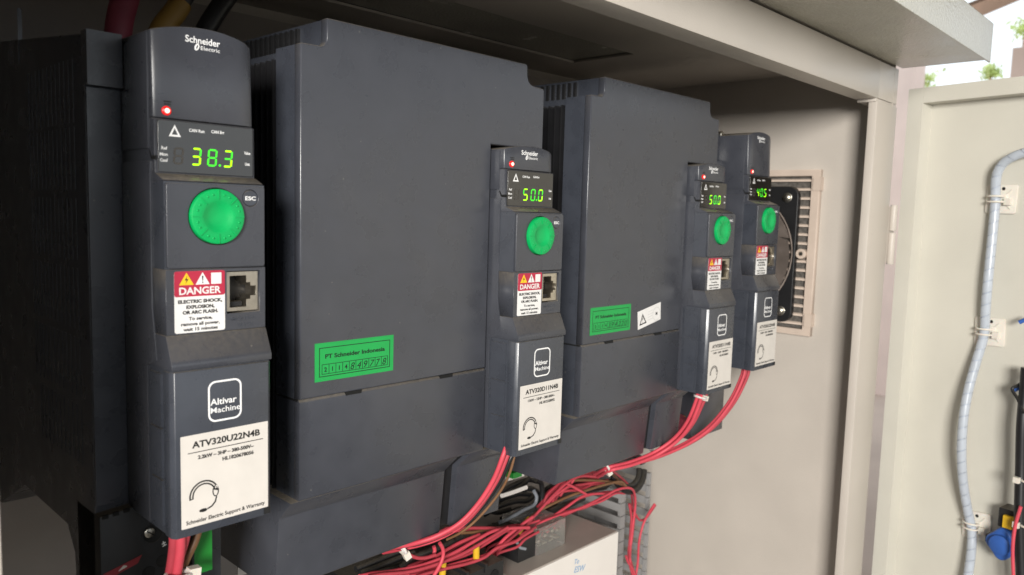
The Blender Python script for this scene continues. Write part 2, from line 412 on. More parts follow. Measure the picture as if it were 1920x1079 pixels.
# ------------------------------------------------------------------ variable speed drives
TOPS = {'small': (77.0, 81.0), 'large': (53.0, 56.2)}
SEGS = {'0': 'abcdef', '3': 'abgcd', '8': 'abcdefg', '5': 'afgcd', '4': 'fgbc'}
def seg_poly(s, x, z, w, h):
    """one bar of a seven-segment digit with its lower left corner at x, z"""
    t = 0.82; g = 0.12; sl = 0.09   # thickness, gap, slant
    def H(zc): return [(x+g+t*.5, zc), (x+g+t, zc+t/2), (x+w-g-t, zc+t/2), (x+w-g-t*.5, zc), (x+w-g-t, zc-t/2), (x+g+t, zc-t/2)]
    def V(xc, z0, z1): return [(xc, z0+g+.1), (xc+t/2, z0+g+t/2), (xc+t/2, z1-g-t/2), (xc, z1-g-.1), (xc-t/2, z1-g-t/2), (xc-t/2, z0+g+t/2)]
    m = z + h/2
    P = {'a': H(z+h-t/2), 'g': H(m), 'd': H(z+t/2), 'f': V(x+t/2, m, z+h-t*.3), 'b': V(x+w-t/2, m, z+h-t*.3), 'e': V(x+t/2, z+t*.3, m), 'c': V(x+w-t/2, z+t*.3, m)}[s]
    return [(px + (pz - z) * sl, pz) for px, pz in P]

def control_unit(root, kind, digits, rating, serial, model, full=True, far=False):
    zt, zd = TOPS[kind]
    def part(name, key, fn, m, parent=root):
        return link(name, cached((key,), fn), m, parent)
    # upper housing with its arched top and rounded flanks
    def upper():
        arc = [(0, zt)] + [(45*k/14, zt + (zd - zt) * (1 - ((k - 7.6)/7.6)**2 if k <= 7.6 else 1 - ((k-7.6)/6.4)**2)) for k in range(1, 14)] + [(45, zt - 0.6)]
        def shape(c):
            if c.y < 30:
                c.y += (c.z - 17) * 0.035
                if c.x < 7: c.y += ((7 - c.x) / 7)**2 * 1.6
                if c.x > 38: c.y += ((c.x - 38) / 7)**2 * 1.8
            return c
        bm = bmesh.new(); xs = sorted(set([a[0] for a in arc] + [1.6, 4.8, 40, 43.2]))
        def top(x):
            for (xa, za), (xb, zb) in zip(arc, arc[1:]):
                if xa <= x <= xb: return za + (zb - za) * (x - xa) / (xb - xa)
            return zt
        rows = []
        for y in (9, 46):
            rows.append([[bm.verts.new((x, y, z)) for z in (40.9, top(x))] for x in xs])
        n = len(xs)
        for i in range(n - 1):
            for r in rows: bm.faces.new([r[i][0], r[i+1][0], r[i+1][1], r[i][1]])
            bm.faces.new([rows[0][i][1], rows[0][i+1][1], rows[1][i+1][1], rows[1][i][1]])
            bm.faces.new([rows[0][i][0], rows[0][i+1][0], rows[1][i+1][0], rows[1][i][0]])
        for i in (0, n - 1): bm.faces.new([rows[0][i][0], rows[0][i][1], rows[1][i][1], rows[1][i][0]])
        bmesh.ops.recalc_face_normals(bm, faces=bm.faces[:])
        bev(bm, 0.55, 2, 40)
        for v in bm.verts: v.co = shape(v.co)
        return finish(bm, 40)
    up = part('upper_housing', kind + 'upper', upper, PL)
    # display block, set behind the keypad, with a sloping ledge under it
    part('display_block', 'dispblock', lambda: prism([(9.6, 17.6), (9.9, 40.2), (11.8, 40.2), (11.8, 40.8), (46, 40.8), (46, 14), (3, 14), (1.4, 14.7), (8.4, 17.4)], 'X', 0, 45, 0.35), PL)
    win = part('display_window', 'win', lambda: poly2d([rrect(1.3, 43.8, 18.2, 39.9, 0.7)], 8.9, 9.9, 0.12), WIN)
    yw = 8.84
    part('side_slit', 'slit', lambda: prism([(9.0, 25.0), (9.0, 23.2), (13, 23.4), (15, 27.2), (14.2, 27.2), (12.6, 24.8)], 'X', -0.12, 0.5), GAP)
    part('digit_segment', 'unlit8', lambda: poly2d([seg_poly(s, 7.3, 21.7, 4.3, 7.2) for s in 'abcdefg'], yw - 0.04, yw), SEGD, win)
    k = 0
    for ch in digits:
        if ch == '.':
            link('decimal_point', cached(('dot', k), lambda: poly2d([circ(15.0 + 7.15*k - 1.25, 22.4, 0.55, 16)], yw - 0.05, yw)), SEGG, win)
            continue
        for j, s in enumerate('abcdefg'):
            on = s in SEGS[ch]
            if on:
                bright = (s in 'acd' and k != 1) or (s == 'g' and k == 0) or (far)
                link('digit_segment', cached(('sg', k, s), lambda: poly2d([seg_poly(s, 15.0 + 7.15*k, 21.7, 4.3, 7.6)], yw - 0.05, yw)), SEGY if bright else SEGG, win)
        k += 1
    part('warning_triangle', 'dtri', lambda: poly2d([[(8.3, 38.3), (5.7, 33.3), (10.9, 33.3)], [(8.3, 36.9), (7.0, 34.1), (9.6, 34.1)]], yw - 0.04, yw), WHT, win)
    for nm, s, x, z, w in (('run', 'CAN Run', 14.4, 36.0, 6.8), ('err', 'CAN Err', 24.3, 36.3, 6.0), ('ref', 'Ref', 2.6, 27.6, 2.5), ('mon', 'Mon', 1.9, 25.0, 3.3),
                           ('conf', 'Conf', 2.0, 22.5, 3.2), ('val', 'Value', 39.6, 28.1, 2.9), ('unit', 'Unit', 40.0, 23.1, 2.3)):
        part('display_lettering', 'dl' + nm, lambda: text(s, 1.35, yw, x, z, width=w, bold=0.03), WHT, win)
    # status lamp and maker's lettering on the upper housing
    led = part('status_lamp', 'led', lambda: lathe([(2.0, -9.6), (2.0, -9.0), (1.6, -8.55), (0, -8.3)], 20), LEDR)
    led.location = Vector((5.4, 0.75, 43.9)) * S
    core = part('lamp_core', 'ledc', lambda: lathe([(1.1, -8.6), (1.05, -8.2), (0, -8.0)], 16), LEDM, led)
    part('lamp_marking', 'ledm', lambda: poly2d([[(4.3, 47.6), (7.2, 47.6), (7.2, 48.0), (4.3, 48.0)], [(4.5, 46.5), (7.0, 46.5), (7.0, 46.9), (4.5, 46.9)]], 9.5, 10.2), INK)
    zl = 74.2 if kind == 'small' else 50.4
    yl = 9 + (zl - 17) * 0.035
    lg = part('maker_lettering', kind + 'lg1', lambda: text('Schneider', 2.9, yl - 0.06, 14.2, zl, width=15.4, bold=0.06), WHT)
    part('maker_lettering', kind + 'lg2', lambda: text('Electric', 1.75, yl - 0.10, 20.9, zl - 2.5, width=8.6, bold=0.0), WHT)
    def glyph():
        o = []; i = []
        for q in range(24):
            a = 2*math.pi*q/24; c, s = math.cos(.55), math.sin(.55)
            u, v = 1.15*math.cos(a), 1.75*math.sin(a); o.append((19.2 + u*c + v*s*.6, zl - 1.6 + v*c - u*s*.3))
            u, v = 0.35*math.cos(a), 1.05*math.sin(a); i.append((19.3 + u*c + v*s*.6, zl - 1.6 + v*c - u*s*.3))
        return poly2d([o, i], yl - 0.12, yl - 0.04)
    part('maker_emblem', kind + 'lg3', glyph, WHT)
    # keypad panel
    part('keypad_block', 'kblock', lambda: box(0, 45, 0.9, 46, -22.6, 14.2, 0.4), PLD)
    kp = part('keypad_panel', 'kpanel', lambda: poly2d([rrect(0.5, 44.5, -22.2, 13.5, 1.0), circ(21.9, -0.1, 12.35), circ(37.6, 8.3, 3.75, 32)], -0.55, 0.95, 0.22), PL)
    well = part('dial_well', 'well', lambda: lathe([(12.6, -0.85), (0, -0.85)], 48), GAP, kp); well.location = Vector((21.9, 0, -0.1)) * S
    def dial():
        return lathe([(11.9, -0.8), (11.9, 2.2), (11.75, 2.55), (11.3, 2.75), (7.3, 2.75), (6.4, 2.55), (5.2, 1.95), (3.2, 1.45), (0, 1.25)], 72)
    d = part('jog_dial', 'dial', dial, GRN); d.location = Vector((21.9, 0, -0.1)) * S
    for q in range(8):
        a = q * math.pi / 4
        r = link('ridge', cached('ridge', lambda: box(-0.26, 0.26, -3.15, -2.6, 7.4, 11.5, 0.12, 1)), GRN, d); r.rotation_euler = (0, a, 0)
        for t in (-0.13, 0.13):
            nb = link('grip_dot', cached('gdot', lambda: lathe([(0.55, 2.6), (0.5, 2.95), (0.28, 3.15), (0, 3.2)], 10)), GRN, d)
            b = a + math.pi/8 + t; nb.location = Vector((9.6*math.sin(b), 0, 9.6*math.cos(b))) * S
    eb = part('escape_button', 'escb', lambda: lathe([(3.55, -0.8), (3.55, 0.35), (3.35, 0.6), (2.2, 0.5), (0, 0.4)], 36), PLD); eb.location = Vector((37.6, 0, 8.3)) * S
    part('button_lettering', 'esct', lambda: text('ESC', 1.75, -0.72, 0, -0.9, 'CENTER', 5.0, 0.06), WHT, eb)
    # port plate, port and danger label
    part('port_plate', 'pplate', lambda: poly2d([[(0, -50.6), (45, -50.6), (45, -22.8), (0, -22.8)], [(26.6, -43.0), (42.3, -43.0), (42.3, -24.2), (26.6, -24.2)]], -0.02, 14, 0.15), PL)
    port = part('network_port', 'shield', lambda: poly2d([[(26.9, -42.3), (41.9, -42.3), (41.9, -24.6), (26.9, -24.6)],
            [(28.4, -40.6), (36.2, -40.6), (36.2, -37.2), (38.2, -37.2), (38.2, -35.6), (40.8, -35.6), (40.8, -31.2), (38.2, -31.2), (38.2, -29.6), (36.2, -29.6), (36.2, -26.4), (28.4, -26.4)]], 1.0, 11, 0.08), MET)
    part('port_back', 'pback', lambda: box(27, 42, 11.0, 13.5, -42.2, -24.7), BLK, port)
    for q in range(8):
        c = link('contact_pin', cached('cpin', lambda: prism([(3.5, 0), (10.5, 0), (10.5, 0.3), (3.5, 0.3)], 'X', 28.2, 29.1)), GOLD, port)
        c.location = Vector((0.25, 0, -39.6 + q * 1.75)) * S
    part('port_tongue', 'ptong', lambda: box(29.2, 35.6, 4.0, 10.8, -40.4, -38.4), BLK, port)
    for nm, s, x, z, w in (('m1', 'MODBUS', 28.6, -46.3, 11.6), ('m2', 'VP12S', 31.4, -49.2, 7.6)):
        part('embossed_lettering', nm, lambda: text(s, 1.7, -0.12, x, z, width=w, bold=0.04, depth=0.25), PLD)
    lab = part('danger_label', 'dlab', lambda: poly2d([rrect(3.4, 25.6, -50.0, -23.5, 1.0)], -0.16, -0.02), PAPW)
    part('red_header', 'dred', lambda: poly2d([rrect(3.4, 25.6, -34.4, -23.5, 0.95)], -0.22, -0.15), RED, lab)
    if True:
        part('yellow_triangle', 'dyt', lambda: poly2d([[(8.6, -24.1), (5.5, -29.4), (11.7, -29.4)]], -0.28, -0.21), YEL, lab)
        part('bolt_symbol', 'dbolt', lambda: poly2d([[(9.0, -25.3), (7.8, -27.4), (8.7, -27.3), (8.0, -29.0), (9.5, -26.8), (8.6, -26.9)]], -0.33, -0.27), INK, lab)
        part('white_triangle', 'dwt', lambda: poly2d([[(15.6, -24.1), (12.5, -29.4), (18.7, -29.4)]], -0.28, -0.21), PAPW, lab)
        part('exclamation_mark', 'dex', lambda: poly2d([[(15.25, -25.7), (15.95, -25.7), (15.75, -27.8), (15.45, -27.8)], circ(15.6, -28.5, 0.33, 10)], -0.33, -0.27), INK, lab)
        part('white_square', 'dws', lambda: poly2d([rrect(19.4, 24.0, -29.4, -24.5, 0.1, 1)], -0.28, -0.21), PAPW, lab)
        part('label_lettering', 'dt0', lambda: text('DANGER', 3.1, -0.26, 14.6, -33.4, 'CENTER', 18.3, 0.10), PAPW, lab)
        for q, (s, z, w, b, sz) in enumerate((('ELECTRIC SHOCK,', -37.2, 19.4, 0.10, 1.45), ('EXPLOSION,', -39.6, 12.4, 0.10, 1.45), ('OR ARC FLASH.', -41.9, 15.6, 0.10, 1.45),
                                ('To service,', -44.6, 10.4, 0.065, 1.45), ('remove all power,', -46.9, 17.0, 0.065, 1.45), ('wait 15 minutes', -49.2, 15.2, 0.065, 1.45))):
            part('label_lettering', 'dt%d' % (q + 1), lambda: text(s, sz, -0.20, 14.6, z, 'CENTER', w, b), INK, lab)
    # sloping shoulder above the lower cover
    part('shoulder', 'should', lambda: prism([(0.02, -50.7), (-4.6, -60.6), (-5.4, -62.2), (-5.4, -65.0), (46, -65.0), (46, -50.7)], 'X', -0.4, 45.4, 0.5), PL)
    part('lower_core', 'lcore', lambda: box(0, 44.8, -3.6, 46, -138, -65.0, 0.3), PLD)
    cov = part('lower_cover', 'lcover', lambda: prism([(0.9, -5.2), (43.6, -5.2), (45.2, -3.8), (45.2, 3.0), (-0.6, 3.0), (-0.6, -2.9)], 'Z', -138.2, -65.7, 0.35), PLD)
    part('cover_catch', 'catch', lambda: box(41.2, 44.4, -5.6, -3, -137.6, -134.6, 0.3), BLK, cov)
    # snap fit plates low on the left flank
    for q, (z1, z0) in enumerate(((-67.5, -90.5), (-91.6, -113.2), (-114.3, -134.5))):
        part('flank_plate', 'fl%d' % q, lambda: box(-1.0, 0.2, 4.6, 17.5 - q * 0.6, z0, z1, 0.25), PLD)
    part('flank_plate', 'flb', lambda: prism([(12.5, 22.6), (44, 22.6), (44, -137), (19.6, -137), (19.6, -66), (9.0, -62.4), (13.2, -40), (13.2, 18)], 'X', -0.75, 0.3, 0.25), PL)
    part('flank_plate', 'flc' + kind, lambda: prism([(14.8, 28), (44, 28), (44, zt - 3), (14.8, zt - 1)], 'X', -0.6, 0.3, 0.25), PL)
    # product badge
    yb = -5.2
    part('badge_frame', 'badge', lambda: poly2d([rrect(15.2, 30.6, -89.6, -71.4, 3.4, 6), rrect(16.0, 29.8, -88.8, -72.2, 2.7, 6)], yb - 0.06, yb + 0.02), WHT, cov)
    part('badge_lettering', 'bt1', lambda: text('Altivar', 2.9, yb - 0.07, 16.2, -82.0, width=12.0, bold=0.07), WHT, cov)
    part('badge_lettering', 'bt2', lambda: text('Machine', 2.6, yb - 0.07, 16.3, -85.6, width=13.6, bold=0.02), WHT, cov)
    # rating label
    rl = part('rating_label', 'rlab', lambda: poly2d([rrect(3.0, 43.3, -134.4, -93.6, 0.3, 2)], yb - 0.12, yb + 0.02), PAP)
    yr = yb - 0.16
    part('label_lettering', 'r1' + model, lambda: text(model, 2.9, yr, 23.6, -99.4, 'CENTER', 31.4, 0.12), INK, rl)
    part('label_rule', 'rrule', lambda: poly2d([[(6.0, -101.6), (40.8, -101.6), (40.8, -101.25), (6.0, -101.25)]], yr - 0.02, yr + 0.06), INK, rl)
    part('label_lettering', 'r2' + rating, lambda: text(rating, 1.6, yr, 36.2, -104.6, 'RIGHT', 25.8, 0.09), INK, rl)
    part('label_lettering', 'r3' + serial, lambda: text(serial, 1.6, yr, 36.2, -107.6, 'RIGHT', 14.8, 0.09), INK, rl)
    part('label_lettering', 'r4', lambda: text('Schneider Electric Support & Warranty', 1.75, yr, 23.3, -132.8, 'CENTER', 36.6, 0.05), INK, rl)
    def headset():
        def arc(cx, cz, r, a0, a1, n=16): return [(cx + r*math.cos(math.radians(a0+(a1-a0)*q/n)), cz + r*math.sin(math.radians(a0+(a1-a0)*q/n))) for q in range(n + 1)]
        me = [arc(13.0, -121.2, 6.6, 190, 15) + arc(13.0, -121.2, 4.7, 15, 190)]
        hole = [arc(13.0, -121.2, 5.9, 185, 18) + arc(13.0, -121.2, 5.35, 18, 185)]
        ear = [[(18.2 + 1.5*math.cos(a*.4), -120.6 + 2.6*math.sin(a*.4)) for a in range(16)]]
        earh = [[(18.2 + 1.0*math.cos(a*.4), -120.6 + 2.1*math.sin(a*.4)) for a in range(16)]]
        boom = [[(18.9, -123.2), (18.3, -125.6), (16.6, -127.4), (14.2, -128.3), (14.1, -127.6), (16.2, -126.8), (17.7, -125.2), (18.3, -123.1)]]
        mic = [[(12.6 + 1.9*math.cos(a*.4), -128.0 + 0.8*math.sin(a*.4)) for a in range(16)]]
        return poly2d(me + hole + ear + earh + boom + mic, yr, yr + 0.06)
    part('headset_symbol', 'rhs', headset, INK, rl)

def small_body(root, detailed):
    """60 mm wide body behind the control unit"""
    poly = [(46, 77), (60, 78.5), (227, 95.5), (227, -186), (214, -181), (160, -155), (86, -155), (76, -166), (73, -212), (46, -212)]
    link('body', cached('sbody', lambda: prism(poly, 'X', -15, 45, 0.8)), PL, root)
    link('front_cap', cached('scap', lambda: box(-15.2, -0.8, 41, 48, 55, 78.2, 0.7)), PL, root)
    link('front_strip', cached('sstrip', lambda: box(-14.6, -0.8, 44.6, 50, -134, 54.2, 0.5)), PLD, root)
    if not detailed: return
    for row, (z0, z1) in enumerate(((40, 72), (10, 38), (-22, 8), (-54, -24), (-86, -56), (-118, -88))):
        for q in range(12):
            r = link('vent_rib', cached('vrib', lambda: box(-15.22, -14.8, 0, 2.0, 0, 28, 0.1, 1)), PL, root)
            r.location = Vector((0, 60 + q * 6.2, z0)) * S
    link('moulded_lettering', text('50', 4.2, 0, 0, 0, bold=0.1, depth=0.5), PL, root)
    o = root.children[-1]; o.rotation_euler = (0, 0, -math.pi/2); o.location = Vector((-15.3, 128, 74.5)) * S
    tb = link('terminal_cover', prism([(-15.0, -137.5), (9, -135.6), (16.5, -137), (19.6, -140), (19.6, -212), (-15.0, -212)], 'Y', 39.5, 70, 0.5), BLK, root)
    # screw sunk in its well
    link('screw_well', lathe([(5.2, 0.1), (5.2, 0.25), (4.5, 0.25), (4.4, -0.1), (4.4, 0.05)], 28), BLK, tb).location = Vector((8.2, 39.5, -151.5)) * S
    link('well_floor', lathe([(4.5, 0.12), (0, 0.12)], 28), GAP, tb).location = Vector((8.2, 39.5, -151.5)) * S
    sc = link('screw', lathe([(2.4, 0.1), (2.4, 0.7), (2.0, 1.0), (0, 1.05)], 20), SCRW, tb); sc.location = Vector((6.6, 39.5, -150.6)) * S
    link('screw_slot', box(-2.0, 2.0, -1.1, -0.9, -0.25, 0.25), GAP, sc).rotation_euler = (0, 0.7, 0)
    wl_ = link('warning_strip', poly2d([[(-14, -164.4), (3.0, -160.4), (1.0, -164.0), (-12.4, -167.6), (-14.4, -167.2)]], 39.2, 39.45), mat('dull_red_strip', (0.26, 0.02, 0.03), 0.5), tb)
    link('strip_mark', poly2d([[(-7.6, -165.2), (-3.8, -164.0), (-3.8, -163.6), (-5.4, -162.9), (-7.4, -164.8)]], 39.1, 39.25), PAP, tb)
    for q in range(5):
        link('notch', box(-14 + q*4.6, -11.4 + q*4.6, 38.9, 40, -138.6 + q*.35, -136.9 + q*.35), GAP, tb)
    for x, z in ((6, -170), (12.5, -166.5)):
        link('wire_entry', lathe([(3.0, 0.1), (3.0, 0.3), (2.6, 0.3), (2.5, 0.1), (0, 0.1)], 20), GAP, tb).location = Vector((x, 39.5, z)) * S
    link('earth_mark', text('±', 3.0, 39.3, 12.6, -159.5, bold=0.05, rot=0.3), GRYP, tb)
    gp = link('plug', box(19.5, 29.0, 22, 34, -170, -137, 2.2, 3), GRNP, root)
    link('partition', box(17.6, 18.6, 18, 60, -212, -141, 0.3), BLK, root)

def large_body(root, stick):
    X0, X1 = -136.0, 45.0
    def fp():
        pts = [(-136, -85.0), (-136, 93.6), (-135.2, 94.4), (-124.4, 94.6), (-122.6, 95.3), (-121.4, 97), (-121, 99), (-121, 108.4), (-120.4, 109), (26.5, 109), (27.6, 108.6), (28.3, 107.6)]
        pts += [(28.6, 101.6), (29.6, 98.8), (31.6, 97.0), (34.5, 96.2), (43.6, 95.6), (44.8, 94.9), (45, 93.6), (45, 55.6), (-3, 55.6), (-3, -85.0)]
        return poly2d([pts], 20, 26, 0.8)
    link('front_panel', cached('lfp', fp), PL, root)
    link('lower_panel', cached('llp', lambda: prism([(20.2, -86.6), (20.2, -137.6), (20.8, -139), (26, -139), (26, -85.4), (21.4, -85.4)], 'X', -136, -3, 0.35)), PL, root)
    for x in (-103, -36):
        link('latch_gap', cached('latch', lambda: box(-5, 5, 19.95, 22, -1.0, 0.9, 0.2)), GAP, root).location = Vector((x, 0, -85.9)) * S
    link('core', cached('lcorebox', lambda: boxes([(-135.8, -3.3, 26, 44, -139, 94), (-130, -3.3, 44, 227, -150, 94), (-3.3, 44.8, 26, 227, 56, 95), (-3.3, 44.8, 47, 227, -150, 56)])), PLD, root)
    link('top_block', cached('ltopb', lambda: boxes([(-120.6, 28.2, 26, 140, 94.2, 108.6)])), PLD, root)
    for q in range(14):
        link('vent_rib', cached('ltrib', lambda: box(-122.4, -120.5, 0, 2.2, 95, 107, 0.2, 1)), BLK, root).location = Vector((0, 46 + q*5.4, 0)) * S
    for q in range(14):
        link('fin', cached('lfin', lambda: box(-136.2, -130, 0, 1.5, -139, 89, 0.25, 1)), HEAT, root).location = Vector((0, 46.5 + q*6.0, 0)) * S
    link('side_seam', cached('lsseam', lambda: box(-136.3, -135.4, 22, 44, -86.4, -85.4)), GAP, root)
    tc = link('terminal_cover', cached('ltc', lambda: prism([(20.9, -139.2), (33, -151), (37.0, -192.8), (38.5, -194), (120, -194), (120, -139.2)], 'X', -140.5, -24, 0.6)), PL, root)
    link('terminal_cover', cached('ltc2', lambda: prism([(21.4, -139.2), (33.4, -151), (37.2, -192.8), (120, -192.8), (120, -139.2)], 'X', -13, 30, 0.6)), PL, root)
    link('cover_groove', cached('ltg', lambda: prism([(25, -139.2), (38.5, -151), (42, -192), (120, -192), (120, -139.2)], 'X', -24, -13, 0.0)), BLK, root)
    link('connector_block', cached('lcb', lambda: prism([(46, -139), (112, -139), (112, -172), (70, -168), (46, -160)], 'X', 30.2, 44.5, 0.8)), BLK, root)
    # inspection sticker
    sx, sz, tilt, nums, hand = stick
    g = link('green_sticker', cached('gst', lambda: poly2d([[(0, 0), (50.8, 0), (50.8, 20.4), (0, 20.4)]], 19.85, 19.98)), STK, root)
    g.location = Vector((sx, 0, sz)) * S; g.rotation_euler = (0, tilt, 0)
    y = 19.80
    link('sticker_border', cached('gsb', lambda: poly2d([[(2.6, 2.3), (48.4, 2.3), (48.4, 17.9), (2.6, 17.9)], [(3.0, 2.7), (48.0, 2.7), (48.0, 17.5), (3.0, 17.5)]], y, y + 0.06)), PEN, g)
    link('sticker_lettering', cached('gst1', lambda: text('PT Schneider Indonesia', 2.3, y - 0.02, 25.5, 12.0, 'CENTER', 38.6, 0.09)), PEN, g)
    def cells():
        L = [[(4.2, 3.6), (46.9, 3.6), (46.9, 9.0), (4.2, 9.0)]]
        for q in range(10): L.append([(4.5 + q*4.24, 3.9), (4.5 + q*4.24 + 3.94, 3.9), (4.5 + q*4.24 + 3.94, 8.7), (4.5 + q*4.24, 8.7)])
        return poly2d(L, y, y + 0.06)
    link('sticker_border', cached('gcell', cells), PEN, g)
    for q, ch in enumerate(nums + hand):
        hw = q >= len(nums)
        rr = random.Random(q * 7 + len(hand))
        link('sticker_numeral', text(ch, 3.9 if hw else 2.4, y - 0.02, 6.47 + q*4.24, 4.2 if hw else 5.0, 'CENTER', None, 0.0 if hw else 0.08, shear=0.28 if hw else 0, rot=rr.uniform(-.06, .1) if hw else 0), PEN, g)

GRP = 'row of variable speed drives in the cabinet'
def drive(X, Z, kind, label):
    r = empty('variable_speed_drive', (X, 0, Z)); return tag(r, label, 'motor drive', GRP)
d1 = drive(132.2, -5.6, 'small', 'nearest narrow charcoal motor drive, display reading 38.3')
control_unit(d1, 'small', '38.3', '2.2kW – 3HP – 380-500V~', 'HL1820678056', 'ATV320U22N4B'); small_body(d1, True)
d2 = drive(343.2, -14.4, 'large', 'wide charcoal motor drive with one green sticker, nearer of the two wide drives')
control_unit(d2, 'large', '50.0', '11kW – 15HP – 380-500V~', 'HL1812328092', 'ATV320D11N4B')
large_body(d2, (-127.4, -77.0, 0.0, '2114', '849778'))
d3 = drive(574.2, -10.3, 'large', 'wide charcoal motor drive with green sticker and tilted white sticker, the farther wide one')
control_unit(d3, 'large', '50.0', '11kW – 15HP – 380-500V~', 'HL1812328092', 'ATV320D11N4B', far=True)
large_body(d3, (-127.6, -78.7, 0.0, '2114', '394220'))
d4 = drive(659.6, -1.0, 'small', 'farthest narrow charcoal motor drive beside the wall fan, display reading 40.5')
control_unit(d4, 'small', '40.5', '2.2kW – 3HP – 380-500V~', 'HL1820678056', 'ATV320U22N4B', far=True); small_body(d4, False)
# white warning sticker on the far wide drive
ws = link('white_sticker', poly2d([[(0, 0), (31.8, 6.2), (31.0, 20.6), (-1.4, 14.4)]], 19.84, 19.98), PAPW, d3)
ws.location = Vector((508.4 - 574.2, 0, -90.4 + 10.3)) * S
link('warning_triangle', poly2d([[(5.6, 12.6), (1.8, 3.2), (11.6, 5.0)], [(5.8, 10.6), (3.2, 4.5), (9.8, 5.7)]], 19.76, 19.83), INK, ws)
link('exclamation_mark', poly2d([[(5.6, 9.2), (6.4, 9.3), (6.2, 7.0), (5.8, 6.9)], circ(6.0, 6.1, 0.35, 10)], 19.76, 19.83), INK, ws)
for q in range(4):
    link('sticker_rule', poly2d([[(13.2, 6.6 + q*2.2), (20.5 - q % 2, 8.0 + q*2.2), (20.5 - q % 2, 8.4 + q*2.2), (13.2, 7.0 + q*2.2)]], 19.76, 19.83), GRYP, ws)
link('sticker_ring', poly2d([circ(25.4, 11.2, 5.6, 30), circ(25.4, 11.2, 5.2, 30)], 19.76, 19.83), GRYP, ws)
link('sticker_mark', text('M', 2.6, 19.78, 24.2, 10.2, bold=0.1), INK, ws)
# print low on the far wide drive
link('block_lettering', text('DOWN', 2.4, 45.6, 33.0, -150.5, bold=0.05, width=9, rot=0.12), WHT, d3)

for px, py in ((1371, 343), (1352, 253)):
    p = at(px, py, 42)
    link('fixing_screw', cached('fxs', lambda: lathe([(3.2, -2), (3.2, 1.2), (2.6, 1.8), (0, 1.9)], 16)), SCRW, d4).location = Vector((p[0] - 659.6, p[1], p[2] + 1.0)) * S

# ------------------------------------------------------------------ wall fan
fan = tag(empty('wall_fan', (811, 93, -123)), 'black fan in a beige slatted grille on the right wall', 'fan')
FO = Vector((-811, -93, 123))
def fpart(name, me, m, parent=None):
    o = link(name, me, m, parent or fan)
    if parent is None: o.location = FO * S
    return o
def plateX(loops, x0, x1, bevel=0.0):
    """plate in the YZ plane: loops given as (y, z); x0 nearer the drives"""
    me = poly2d(loops, 0, x1 - x0, bevel)
    co = np.empty(len(me.vertices) * 3); me.vertices.foreach_get('co', co); co = co.reshape(-1, 3)
    new = np.stack([co[:, 1] + x0 * S, co[:, 0], co[:, 2]], 1); me.vertices.foreach_set('co', new.ravel()); me.update()
    bm = bmesh.new(); bm.from_mesh(me); bmesh.ops.recalc_face_normals(bm, faces=bm.faces[:]); bm.to_mesh(me); bm.free()
    return me
FY0, FY1, FZ0, FZ1 = 4.0, 180.0, -122.5, 53.2
fr = fpart('grille_frame', plateX([[(FY0, FZ0), (FY1, FZ0), (FY1, FZ1), (FY0, FZ1)], [(FY0 + 9, FZ0 + 7), (FY1 - 9, FZ0 + 7), (FY1 - 9, FZ1 - 7), (FY0 + 9, FZ1 - 7)]], 804, 811, 0.8), GRIL)
fpart('filter_mat', box(809.4, 810.6, FY0 + 6, FY1 - 6, FZ0 + 5, FZ1 - 5), FILT)
nsl = 17
for q in range(nsl):
    z = FZ0 + 7 + (FZ1 - FZ0 - 14) * (q + 0.5) / nsl
    fpart('slat', cached('slat', lambda: prism([(805.8, -0.9), (809.3, 0.9), (809.3, 2.3), (805.8, 0.6)], 'Y', FY0 + 8.5, FY1 - 8.5, 0.2, 1)), GRIL, None).location = (FO + Vector((0, 0, z))) * S
for z0, z1 in ((FZ1 - 22, FZ1 - 8), (FZ0 + 10, FZ0 + 24)):
    fpart('clip', box(802.5, 811, FY0 - 1.2, FY0 + 6.5, z0, z1, 0.8), GRIL)
bs = fpart('screw_boss', lathe([(5.4, -4), (5.4, 3), (4.8, 3.6), (2.6, 3.6), (2.4, 2.2), (0, 2.2)], 24, 'X'), GRIL)
bs.location = (FO + Vector((804.5, 18.5, -35.4))) * S
link('screw', lathe([(2.2, 2.3), (2.0, 3.1), (0, 3.3)], 16, 'X'), SCRW, bs)
# fan housing
cy, cz = 95.0, -37.0
HY0, HY1, HZ0, HZ1 = 23.5, 166.5, -109.5, 35.5
fb = fpart('fan_housing', plateX([rrect(HY0, HY1, HZ0, HZ1, 11, 6), circ(cy, cz, 69, 64)], 798.5, 805.6, 0.8), FANB)
fpart('fan_shroud', plateX([circ(cy, cz, 69.5, 64), circ(cy, cz, 67.2, 64)], 799.5, 804, 0.3), FANI)
hub = fpart('fan_rotor', lathe([(27, -4), (27, 2), (25, 3.5), (0, 3.5)], 36, 'X'), FANB); hub.location = (FO + Vector((800.5, cy, cz))) * S
for q in range(7):
    bm = bmesh.new(); n = 8; rows = []
    for i in range(n + 1):
        r = 26 + 40 * i / n; t = i / n
        row = []
        for j in range(6):
            s = j / 5 - 0.5
            a = s * (1.02 - 0.16*t) + 0.35 * t
            row.append(bm.verts.new((s * 5 - 1.5*t, r * math.cos(a), r * math.sin(a))))
        rows.append(row)
    for A, B in zip(rows, rows[1:]):
        for j in range(5): bm.faces.new([A[j], A[j+1], B[j+1], B[j]])
    bmesh.ops.solidify(bm, geom=bm.faces[:], thickness=1.0)
    b = link('fan_blade', finish(bm, 50), FANI, hub); b.rotation_euler = (q * 2*math.pi/7 + 0.3, 0, 0)
